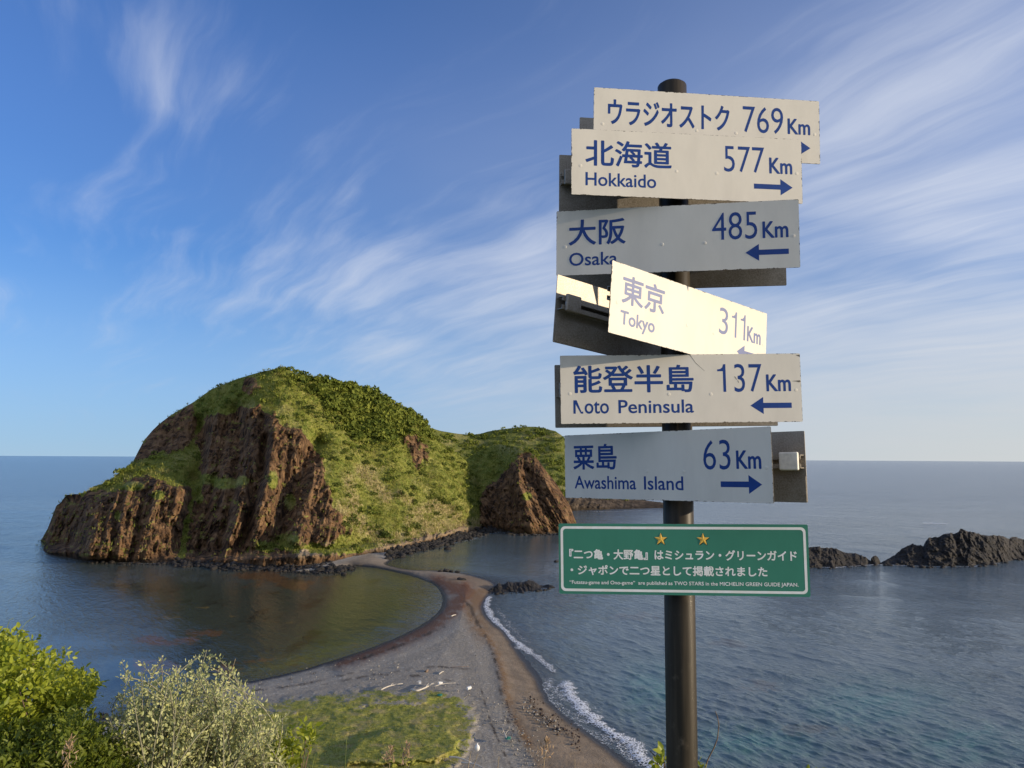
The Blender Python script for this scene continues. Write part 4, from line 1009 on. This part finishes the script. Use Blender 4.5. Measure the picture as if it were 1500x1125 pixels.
for nm, c, yaw, roll, texts, arr, lab, bk, blab in SIGNS:
    root = tag(sign_root(nm, c, yaw, roll), lab, 'sign', G_S)
    plate_obj(root, M_white)
    parts = {'place_name': ([], []), 'roman_name': ([], []), 'distance': ([], [])}
    for s, u0, u1, v0, v1, off in texts + [('Km',) + KM + (.026,)]:
        v_, f_ = text_mesh(s, u0, u1, v0, v1, off, -0.0002)
        V, F = parts['distance' if s == 'Km' or s.isdigit() else 'roman_name' if s.isascii() else 'place_name']
        n0 = sum(len(q) for q in V); V.append(v_); F += [[i + n0 for i in q] for q in f_]
    if texts[1][0] == 'oto':                                    # what is left of the damaged N
        V, F = parts['roman_name']; n0 = sum(len(q) for q in V)
        for P in ([(-0.3078, -0.0692), (-0.3015, -0.0692), (-0.3015, -0.0307), (-0.3078, -0.0307)], [(-0.3014, -0.0420), (-0.3014, -0.0307), (-0.2985, -0.0307), (-0.2850, -0.0640), (-0.2800, -0.0630), (-0.2800, -0.0692), (-0.2865, -0.0692)]):
            V.append(np.array([(a_, -0.0002, b_) for a_, b_ in P])); F.append([n0 + i for i in range(len(P))]); n0 += len(P)
    for k_, (V, F) in parts.items():
        if V: mesh_obj(k_, np.vstack(V), F, M_blue, root)
    flat('arrow', [arrow(*AR, arr == 'L')], -0.0002, M_blue, root)
    for u, v in ((-0.318, -0.012), (-0.035, -0.016), (0.085, -0.017), (0.328, -0.007)):
        bm = bmesh.new(); bmesh.ops.create_uvsphere(bm, u_segments=12, v_segments=6, radius=0.0050)
        for q in bm.verts: q.co = Vector((q.co.x + u, q.co.y * 0.09, q.co.z + v))
        bm_obj('rivet', bm, M_white, root, True)
    if texts[1][0] == 'oto':
        flat('scratch', [[(0.0275, .0972), (0.0290, .0972), (0.0450, .0738), (0.070, .0496), (0.0696, .0493), (0.0443, .0730)], [(.316, .0185), (.341, .0205), (.3435, .0165), (.338, .0148), (.330, .0172)], [(.1540, .0330), (.1555, .0335), (.1610, .0245), (.1595, .0238)], [(.1625, .0215), (.1640, .0220), (.1665, .0155), (.1650, .0150)],
                         [(.332, .0935), (.3432, .0940), (.3432, .0880)]], -0.0003, M_grime, root)
    rail_obj(root, 1, -SW / 2 + 0.01, SW / 2 - 0.01)
    inv = root.matrix_world.inverted()
    pl_ = inv @ Vector((POLE[0], POLE[1], c[2]))
    clamp_objs(root, 1, pl_.y, pl_.x)
    # its partner on the far side of the post
    u0, u1, v0, v1, off = bk
    cb = root.matrix_world @ Vector(((u0 + u1) / 2, off, (v0 + v1) / 2))
    rb = tag(sign_root('reverse_sign', cb, yaw, roll), blab, 'sign', G_B)
    plate_obj(rb, M_alu)
    bm = bmesh.new(); add_box(bm, -SW / 2 + .004, SW / 2 - .001, -0.0028, -0.0003, -SH / 2 + .001, -0.027); bm_obj('backing_strip', bm, M_alu, rb)
    rail_obj(rb, -1, -SW / 2 + 0.004, SW / 2 - 0.004)
    for u in (-0.305, 0.310):
        bm = bmesh.new(); add_box(bm, u - 0.027, u + 0.027, -0.036, -0.0245, -0.010, 0.040, 0.004); bm_obj('clip', bm, M_clip if lab.startswith('blue') else M_alu, rb)
    pb = rb.matrix_world.inverted() @ Vector((POLE[0], POLE[1], cb.z))
    clamp_objs(rb, -1, -pb.y, pb.x)

# green notice below
root = tag(sign_root('notice_sign', (0.4782, 2.1886, 39.7203), -5.92, 0.57), 'green notice with white border, two gold stars and white Japanese text, lowest on the post', 'sign')
plate_obj(root, M_green, r=0.004)
V, F, n0 = [], [], 0
for s, u0, u1, v0, v1, off in [('『二つ亀・大野亀』はミシュラン・グリーンガイド', -0.3147, 0.3117, -0.0022, 0.0269, .028), ('・ジャポンで二つ星として掲載されました', -0.3114, 0.231, -0.0455, -0.0172, .028),
                               ('“Futatsu-game and Ono-game”  are published as TWO STARS in the MICHELIN GREEN GUIDE JAPAN.', -0.3144, 0.3129, -0.0735, -0.0604, .018)]:
    v_, f_ = text_mesh(s, u0, u1, v0, v1, off, -0.0002)
    V.append(v_); F += [[i + n0 for i in q] for q in f_]; n0 += len(v_)
mesh_obj('lettering', np.vstack(V), F, M_cream, root)
def rrect(u0, u1, v0, v1, r, n=7):
    P = []
    for cx, cz, a0 in ((u1 - r, v1 - r, 0), (u0 + r, v1 - r, 90), (u0 + r, v0 + r, 180), (u1 - r, v0 + r, 270)):
        P += [(cx + r * math.cos(rad(a0 + 90 * k / n)), cz + r * math.sin(rad(a0 + 90 * k / n))) for k in range(n + 1)]
    return P
o_, i_ = rrect(-0.3385, 0.3375, -0.0904, 0.0904, 0.013), rrect(-0.3315, 0.3305, -0.0834, 0.0834, 0.0085)
n_ = len(o_)
mesh_obj('border', [(a_, -0.0002, b_) for a_, b_ in o_ + i_], [[k, (k + 1) % n_, n_ + (k + 1) % n_, n_ + k] for k in range(n_)], M_cream, root)
for u in (-0.0576, 0.0588):
    def star(cx, cz, R): return [(cx + (R if k % 2 == 0 else R * 0.40) * math.sin(k * math.pi / 5), cz + (R if k % 2 == 0 else R * 0.40) * math.cos(k * math.pi / 5)) for k in range(10)]
    P = star(u, 0.0556, 0.0182)
    so = mesh_obj('star', [(a_, -0.0005, b_) for a_, b_ in P] + [(u, -0.0018, 0.0556)], [[k, (k + 1) % 10, 10] for k in range(10)], M_gold, root)
    sh_ = flat('star_shadow', [star(u + 0.0020, 0.0538, 0.0188)], -0.0002, M_shadow, so)
rail_obj(root, 1, -SW / 2 + 0.01, SW / 2 - 0.01)
pl_ = root.matrix_world.inverted() @ Vector((POLE[0], POLE[1], 39.7203))
clamp_objs(root, 1, pl_.y, pl_.x)

# ------------------------------------------------------------------ driftwood and flotsam on the beach
def tube(V, F, pts, radii, sides=7):
    pts = np.asarray(pts, float); n = len(pts); T = np.gradient(pts, axis=0); T /= np.linalg.norm(T, axis=1)[:, None] + 1e-9
    up = np.array([0.31, 0.17, 0.93]); base = len(V)
    for i in range(n):
        a_ = np.cross(T[i], up); a_ /= np.linalg.norm(a_) + 1e-9; c_ = np.cross(T[i], a_)
        for k in range(sides):
            th = 2 * math.pi * k / sides; V.append(pts[i] + radii[i] * (math.cos(th) * a_ + math.sin(th) * c_))
    for i in range(n - 1):
        for k in range(sides):
            F.append([base + i * sides + k, base + i * sides + (k + 1) % sides, base + (i + 1) * sides + (k + 1) % sides, base + (i + 1) * sides + k])
    F.append([base + k for k in range(sides)][::-1]); F.append([base + (n - 1) * sides + k for k in range(sides)])
M_drift = plain('bleached driftwood', (0.55, 0.50, 0.42), 0.85, 0, 0.2, 6)
M_drift2 = plain('brown driftwood', (0.22, 0.15, 0.10), 0.85, 0, 0.3, 4)
M_litter = plain('white flotsam', (0.75, 0.75, 0.73), 0.6, 0, 0.1, 3)
def beach_z(x, y): return 1.9 if y > 1000 else 1.3
def drift(label, chart_pts, r, mat, name='driftwood', branches=()):
    V, F = [], []
    c0 = ground(chart_pts[0][0], chart_pts[0][1], beach_z(*chart_pts[0]))
    L = smooth_line([tuple(ground(a_, b_, beach_z(a_, b_))[:2]) for a_, b_ in chart_pts], 4)
    z = c0[2] + 0.06 + 0.10 * np.abs(np.sin(np.linspace(0, 3, len(L))))
    tube(V, F, np.column_stack([L, z]) - c0, np.linspace(r, r * 0.45, len(L)))
    for (i, dx, dy, dz) in branches:
        p0 = np.array([*L[min(i, len(L) - 1)], z[0]]) - c0
        tube(V, F, [p0, p0 + np.array([dx, dy, dz]) * .5 + [0, 0, .06], p0 + np.array([dx, dy, dz])], [r * .6, r * .4, r * .18], 6)
    return tag(mesh_obj(name, np.array(V), F, mat, smooth=True, loc=tuple(c0)), label, 'driftwood', 'driftwood on the beach')
drift('forked white branch, leftmost of the driftwood at the turf edge', [(558, 1011), (568, 1007), (580, 1004), (590, 1002)], 0.12, M_drift, branches=[(5, .5, .6, .4), (8, .4, -.5, .3)])
drift('longest white bent log, at the upper edge of the turf', [(603, 1010), (610, 1013), (620, 1010), (628, 1006), (634, 1001)], 0.17, M_drift, branches=[(9, .6, .9, .6), (12, .9, .2, .5)])
drift('thin pale stick pointing right beside the bent white log', [(636, 1006), (650, 1003), (668, 1001)], 0.07, M_drift)
drift('short brown stump on the gravel above the turf', [(624, 985), (627, 982)], 0.28, M_drift2)
drift('slanting pale stick on the gravel, right of the stump', [(643, 988), (650, 984)], 0.12, M_drift)
drift('small white log lying on the red seaweed line', [(661, 903), (668, 901)], 0.16, M_drift)
drift('long dark stick lying across the gravel above the turf', [(660, 978), (674, 978), (687, 977)], 0.06, M_drift2)
drift('upright white branch with side twigs at the turf\'s right', [(742, 1082), (739, 1076), (737, 1071)], 0.09, M_drift, branches=[(3, .5, .3, .6), (5, -.3, .2, .7)])
drift('flat bleached plank low in the photo by the mound', [(658, 1110), (672, 1112), (690, 1118)], 0.16, M_drift)
drift('second bleached plank just below the flat one by the mound', [(676, 1118), (694, 1121), (712, 1128)], 0.13, M_drift)
def litter(name, label, x, y, cat, build, mat=M_litter):
    bm = bmesh.new(); build(bm)
    o = bm_obj(name, bm, mat, None, False); o.location = tuple(ground(x, y, beach_z(x, y))); o.rotation_euler = (0, 0, rng.uniform(0, 3))
    return tag(o, label, cat)
def can(bm):
    r = bmesh.ops.create_cone(bm, cap_ends=True, segments=16, radius1=.28, radius2=.26, depth=.75)
    bmesh.ops.rotate(bm, verts=r['verts'], cent=(0, 0, 0), matrix=Matrix.Rotation(rad(80), 3, 'Y')); bmesh.ops.translate(bm, verts=r['verts'], vec=(0, 0, .25))
    bmesh.ops.bevel(bm, geom=[e for e in bm.edges if len(e.link_faces) == 2 and e.calc_face_angle(0) > 1], offset=.04, segments=2, affect='EDGES')
litter('plastic_drum', 'white plastic drum lying at the turf edge', 687, 1010, 'drum', can)
def foam_box(bm):
    add_box(bm, -.35, .35, -.2, .2, 0, .35, .03); r = [f for f in bm.faces if f.normal.z > .9 and f.calc_area() > .1]
    e = bmesh.ops.inset_region(bm, faces=r, thickness=.05); bmesh.ops.translate(bm, verts=[v for f in r for v in f.verts], vec=(0, 0, -.2))
litter('foam_box', 'white foam box lying just above the bent white log', 615, 1001, 'box', foam_box)
litter('foam_box', 'white foam box at the tip of the bent white log', 645, 1002, 'box', foam_box)
def buoy(bm):
    bmesh.ops.create_uvsphere(bm, u_segments=16, v_segments=10, radius=.34)
    for v in bm.verts: v.co.z = v.co.z * 1.25 + .3
    r = bmesh.ops.create_cone(bm, cap_ends=True, segments=10, radius1=.10, radius2=.08, depth=.24); bmesh.ops.translate(bm, verts=r['verts'], vec=(0, 0, .80))
litter('fishing_float', 'pale washed up float below the turf mound', 699, 1099, 'float', buoy)
net = plain('green fishing net', (0.03, 0.20, 0.14), 0.8, 0, 0.3, 6)
def heap(bm):
    V, F = rock_mesh(61, (.55, .4, .18), 2)
    vs_ = [bm.verts.new(v) for v in V]
    for f in F: bm.faces.new([vs_[i] for i in f])
litter('fishing_net', 'heap of green net beside the upright white branch', 744, 1081, 'net', heap, net)
litter('fishing_net', 'scrap of green net right of the bent white log', 644, 1018, 'net', heap, net)

# ------------------------------------------------------------------ plants in front of the camera
M_leaf = leaf_mat('yellow green bush leaves', (0.19, 0.250, 0.018), (0.42, 0.45, 0.046), (0.31, 0.355, 0.03), 0.45, 0.42, 9.0, 0.4)
M_dark = leaf_mat('dull green bush leaves', (0.085, 0.125, 0.014), (0.20, 0.235, 0.026), (0.15, 0.17, 0.022), 0.5, 0.38, 9.0, 0.35)
M_silver = leaf_mat('silvery shrub leaves', (0.29, 0.325, 0.13), (0.60, 0.60, 0.29), (0.48, 0.47, 0.15), 0.55, 0.30, 14.0, 0.3)
M_twig = plain('twig bark', (0.16, 0.11, 0.07), 0.85, 0, 0.3, 30)
M_gtwig = plain('grey green shoots', (0.24, 0.23, 0.15), 0.8, 0, 0.3, 30)
M_straw = plain('dry grass stem', (0.36, 0.27, 0.15), 0.8, 0, 0.25, 40)
M_plume = leaf_mat('dry seed head', (0.40, 0.27, 0.16), (0.55, 0.40, 0.26), (0.5, 0.36, 0.2), 0.8, 0.3, 30, 0.1)
_leaf = np.array([(0, 0, 0), (.28, .38, .06), (.0, .5, -.03), (-.28, .38, .06), (.17, .78, .03), (0, 1.0, -.06), (-.17, .78, .03)])
_leaf_f = [(0, 1, 2), (0, 2, 3), (1, 4, 2), (2, 6, 3), (2, 4, 5), (2, 5, 6)]
def leaves(P, D, L, width=1.0, flat_up=0.5):
    """leaves at P growing along D with length L"""
    n = len(P); D = D / np.linalg.norm(D, axis=1)[:, None]
    up = np.tile([0, 0, 1.0], (n, 1)) * flat_up + rng.normal(size=(n, 3)) * 0.6
    S_ = np.cross(D, up); S_ /= np.linalg.norm(S_, axis=1)[:, None] + 1e-9; N_ = np.cross(S_, D)
    V = P[:, None] + (S_[:, None] * _leaf[None, :, :1] * width + D[:, None] * _leaf[None, :, 1:2] + N_[:, None] * _leaf[None, :, 2:]) * L[:, None, None]
    F = (np.arange(n)[:, None, None] * 7 + np.array(_leaf_f)[None]).reshape(-1, 3)
    return V.reshape(-1, 3), F
def in_crown(poly, n, d0, d1, wob=17):
    """points inside an outlined crown, spread through its depth"""
    poly = np.array(poly, float); out = []
    lo, hi = poly.min(0), poly.max(0)
    while len(out) < n:
        x = rng.uniform(lo[0], hi[0], 4000); y = rng.uniform(lo[1], hi[1], 4000)
        s = sdf(x, y, poly) + wob * pn(x / 22, y / 22, 1.1); dens = sst(fbm(x / 30, y / 30, 4.2, 2), -0.45, 0.1)
        ok = (s > 0) & (rng.random(4000) < 0.25 + 0.75 * dens)
        for a_, b_, q in zip(x[ok], y[ok], s[ok]):
            th = min(1.0, 0.25 + q / 60.0); mid = (d0 + d1) / 2
            out.append(at_dist(a_, b_, mid + (rng.random() - 0.6) * (d1 - d0) * th))
    return np.array(out[:n])
def leafy_bush(name, label, poly, n, d0, d1, root_px, mat, leaf, per=8, spray=0.16, width=1.0, twigs=50, extra=()):
    C = in_crown(poly, n, d0, d1)
    if len(extra): C = np.vstack([C] + [at_dist(np.array([a_ for a_, _ in extra]) + rng.normal(0, 4, len(extra)), np.array([b_ for _, b_ in extra]), (d0 + d1) / 2)])
    xr = at_dist(root_px, 1000, (d0 + d1) / 2); root_p = np.array([xr[0], xr[1], hillside_z(xr[0], xr[1]) - 0.05])
    out = C - root_p; out /= np.linalg.norm(out, axis=1)[:, None]
    PP, DD, LL, TT = [], [], [], []
    for i in range(len(C)):
        ax = out[i] * 0.6 + rng.normal(size=3) * 0.55 + [0, 0, 0.25]; ax /= np.linalg.norm(ax)
        tl = rng.random()
        for k in range(per):
            s = (k + 0.5) / per
            side = rng.normal(size=3); side -= ax * (side @ ax); side /= np.linalg.norm(side)
            PP.append(C[i] + ax * (s - 0.5) * spray); DD.append(ax * 0.55 + side * 0.8 + [0, 0, 0.1]); LL.append(leaf * rng.uniform(.45, 1.3)); TT.append(np.clip(0.6 * tl + 0.5 * rng.random(), 0, 1))
    V, F = leaves(np.array(PP), np.array(DD), np.array(LL), width)
    r = tag(empty(name, tuple(root_p)), label, 'bush')
    mesh_obj('foliage', V - root_p, F, mat, r, attrs=dict(tint=np.repeat(TT, 7)))
    TV, TF = [], []
    for i in rng.choice(len(C), min(twigs, len(C)), False):
        ln = np.linalg.norm(C[i] - root_p); mid = (C[i] - root_p) * 0.5 + rng.normal(size=3) * 0.06 * ln
        tube(TV, TF, smooth_line3([np.zeros(3), mid, C[i] - root_p]), np.linspace(0.012 if n > 100 else 0.004, 0.0022, 9), 5)
    mesh_obj('twigs', np.array(TV), TF, M_twig, r, smooth=True)
    return r
def smooth_line3(p, n=4):
    p = np.array(p, float); a_, b_, c_ = p; t = np.linspace(0, 1, 2 * n + 1)[:, None]
    return (1 - t) ** 2 * a_ + 2 * t * (1 - t) * (2 * b_ - (a_ + c_) / 2) + t ** 2 * c_
leafy_bush('bush', 'bright yellow-green leafy bush at the left edge of the photo',
           [(-60, 925), (0, 934), (22, 932), (42, 944), (52, 962), (70, 962), (90, 968), (113, 984), (128, 992), (146, 996), (152, 1006), (138, 1022), (126, 1036), (104, 1036), (84, 1050), (72, 1080), (20, 1110), (-60, 1110)],
           1900, 4.5, 5.7, -30, M_leaf, 0.034, 8, 0.13, 1.0, 70)
leafy_bush('bush', 'dull green bush with arching sprays, below the yellow-green bush',
           [(-60, 1085), (10, 1078), (60, 1070), (84, 1058), (112, 1052), (134, 1056), (142, 1070), (150, 1082), (176, 1092), (192, 1110), (190, 1150), (-60, 1170)],
           1300, 4.0, 4.8, 30, M_dark, 0.034, 9, 0.17, 0.7, 40)
# silvery shrub: upright sprigs set with small leaves
def sprig_shrub(name, label, tips, root_px, dist, nmore, seg=0.62, leaf=0.022):
    xr = at_dist(root_px, 1000, dist); rp = np.array([xr[0], xr[1], hillside_z(xr[0], xr[1]) - 0.05])
    PP, DD, LL, TT, TV, TF = [], [], [], [], [], []
    ends = [(a_, b_, 0) for a_, b_ in tips]
    tips_a = np.array(tips, float)
    while len(ends) < len(tips) + nmore:
        k = rng.integers(len(tips)); a_ = tips_a[k, 0] + rng.normal() * 26; b_ = tips_a[k, 1] + abs(rng.normal()) * 55 + 8
        lim = np.interp(a_, tips_a[np.argsort(tips_a[:, 0]), 0], tips_a[np.argsort(tips_a[:, 0]), 1], left=2000, right=2000)
        if b_ > lim - 4: ends.append((a_, b_, 1))
    for a_, b_, kind in ends:
        d = dist + rng.uniform(-0.45, 0.4); E = at_dist(a_, b_, d) - rp
        mid = E * 0.55 + rng.normal(size=3) * 0.13 + [0, 0, 0.03]; L = smooth_line3([np.zeros(3), mid, E], 10)
        tube(TV, TF, L, np.linspace(0.009, 0.0016, len(L)), 5)
        cum = np.r_[0, np.cumsum(np.linalg.norm(np.diff(L, axis=0), axis=1))]
        s0 = cum[-1] - seg * rng.uniform(.7, 1.15); tone = rng.random()
        for s in np.arange(max(s0, 0.1), cum[-1], 0.0058):
            q = np.array([np.interp(s, cum, L[:, j]) for j in range(3)]); T = (E - mid) / np.linalg.norm(E - mid)
            side = rng.normal(size=3); side -= T * (side @ T); side /= np.linalg.norm(side)
            fr = (s - s0) / max(cum[-1] - s0, 1e-3)
            reach = (0.012 + 0.085 * (1 - fr)) * rng.random()
            PP.append(q + side * reach); DD.append(T * 0.8 + side * 0.75); LL.append(leaf * rng.uniform(.7, 1.35) * (1.15 - 0.4 * fr)); TT.append(np.clip(0.75 * tone + 0.4 * rng.random(), 0, 1))
    V, F = leaves(np.array(PP), np.array(DD), np.array(LL), 1.0, 0.2)
    r = tag(empty(name, tuple(rp)), label, 'shrub')
    mesh_obj('foliage', V, F, M_silver, r, attrs=dict(tint=np.repeat(TT, 7)))
    mesh_obj('twigs', np.array(TV), TF, M_gtwig, r, smooth=True)
sprig_shrub('shrub', 'silvery pale shrub with upright sprigs, right of the yellow-green bush',
            [(160, 1052), (172, 1020), (178, 968), (188, 985), (205, 970), (222, 980), (238, 965), (252, 985), (258, 975), (280, 972), (292, 962), (303, 952), (312, 960), (326, 985), (334, 978), (342, 1000), (356, 1030), (365, 1032), (374, 1022), (384, 1048),
             (400, 1060), (414, 1052), (424, 1044), (412, 1075), (330, 1020), (240, 1000), (200, 1010)], 285, 4.6, 250)
leafy_bush('bush', 'small yellow-green leafy sprig right of the silvery shrub', [(412, 1080), (430, 1072), (445, 1070), (458, 1074), (470, 1072), (462, 1090), (450, 1098), (440, 1112), (432, 1150), (400, 1150), (396, 1100)],
           60, 4.3, 4.7, 425, M_leaf, 0.040, 7, 0.12, 1.0, 14)
leafy_bush('bush', 'tiny yellow leafy shoot at the foot of the post on its left', [(966, 1103), (980, 1100), (984, 1118), (978, 1150), (962, 1150), (958, 1118)], 7, 2.55, 2.75, 972, M_leaf, 0.030, 6, 0.05, 1.0, 5)
leafy_bush('bush', 'tiny yellow leafy shoot at the foot of the post on its right', [(1022, 1118), (1040, 1115), (1044, 1160), (1018, 1160)], 5, 2.9, 3.1, 1032, M_leaf, 0.026, 6, 0.05, 1.0, 5)
leafy_bush('bush', 'little yellow leaf tip at the bottom edge right of the post', [(1182, 1119), (1192, 1117), (1200, 1122), (1196, 1150), (1180, 1150)], 5, 3.0, 3.1, 1190, M_leaf, 0.026, 5, 0.05, 1.0, 4)
def stalk(name, label, cat, pts, d, r, mat, plume=0.0, group=None, curve=0.0):
    """a thin stem rooted in the slope, ending in a seed head when plume > 0"""
    top = np.array([at_dist(a_, b_, d) for a_, b_ in pts])
    root_p = np.array([top[0][0] + 0.02, top[0][1], hillside_z(top[0][0], top[0][1]) - 0.03])
    L = np.vstack([root_p[None], top]) - root_p
    q = np.linspace(0, len(L) - 1, 5 * len(L)); L2 = np.stack([np.interp(q, np.arange(len(L)), L[:, j]) for j in range(3)], -1)
    V, F = [], []; tube(V, F, L2, np.linspace(r, r * 0.5, len(L2)), 5)
    if plume:
        rt = tag(empty(name, tuple(root_p)), label, cat, group)
        mesh_obj('stem', np.array(V), F, mat, rt, smooth=True)
        n = 60; s = rng.random(n); E = L[-1]; T = np.array([0.15, 0, 1.0])
        P = E + T * (plume * (s - 0.35))[:, None] + rng.normal(size=(n, 3)) * (0.016 * (1.15 - s))[:, None]
        v_, f_ = leaves(P, T + rng.normal(size=(n, 3)) * 0.5, np.full(n, 0.020), 0.5)
        mesh_obj('seed_head', v_, f_, M_plume, rt, attrs=dict(tint=np.repeat(rng.random(n), 7)))
    else:
        tag(mesh_obj(name, np.array(V), F, mat, smooth=True, loc=tuple(root_p)), label, cat, group)
GS = 'grass stalks along the bottom edge'
stalk('seed_stalk', 'tan seed head at the bottom edge, left of the other seed heads', 'grass stalk', [(100, 1125), (99, 1110)], 3.4, .002, M_straw, 0.10, GS)
stalk('seed_stalk', 'tan plumed seed head below the turf mound, left one of a pair', 'grass stalk', [(572, 1140), (570, 1114)], 3.3, .002, M_straw, 0.07, GS)
stalk('seed_stalk', 'tan plumed seed head below the turf mound, right one of a pair', 'grass stalk', [(596, 1140), (594, 1110)], 3.3, .002, M_straw, 0.08, GS)
stalk('seed_stalk', 'reddish seed head low on the dark sand near the surf', 'grass stalk', [(795, 1140), (799, 1100)], 3.2, .002, M_straw, 0.06, GS)
M_green_blade = plain('green grass stem', (0.16, 0.19, 0.04), 0.7, 0, 0.2, 40)
for i, (x0, x1, y1, lb) in enumerate(((505, 508, 1078, 'tall thin green stem rising over the turf'), (636, 637, 1094, 'short green stem below the turf mound'), (684, 690, 1100, 'bent straw stem right of the turf mound, left of two'),
                                      (690, 700, 1104, 'bent straw stem right of the turf mound, right of two'), (728, 731, 1108, 'short straw stem beside the flat bleached planks'), (842, 842, 1112, 'short straw stem on the sand by the surf'),
                                      (455, 462, 1104, 'leaning green stem beside the small leafy sprig'), (300, 345, 965, 'long thin bare stem above the silvery shrub, its rightmost'), (240, 237, 960, 'thin bare stem above the middle of the silvery shrub'))):
    stalk('grass_stalk', lb, 'grass stalk', [(x0, 1140), ((x0 * .6 + x1 * .4), (1140 + y1) / 2), (x1, y1)], 3.3 if y1 > 1000 else 4.5, .0022, M_straw if i in (2, 3, 4, 5, 7, 8) else M_green_blade, 0, GS)
stalk('twig', 'thin bare curving twig to the right of the post foot', 'twig', [(1030, 1135), (1037, 1112), (1046, 1095), (1051, 1082), (1053, 1062), (1051, 1050), (1048, 1042)], 3.0, .0030, M_twig)
stalk('twig', 'short bare twig to the left of the post foot', 'twig', [(966, 1135), (963, 1116), (958, 1106), (952, 1100)], 2.65, .0026, M_twig)
for k, (pts, lb) in enumerate((([(2, 990), (8, 925), (14, 908), (20, 905)], 'thin curling tendril above the yellow-green bush, leftmost'), ([(20, 990), (26, 930), (38, 912), (52, 902)], 'thin curling tendril above the yellow-green bush, rightmost'))):
    stalk('tendril', lb, 'tendril', pts, 4.9, .0022, M_green_blade, 0, 'tendrils of the left bush')
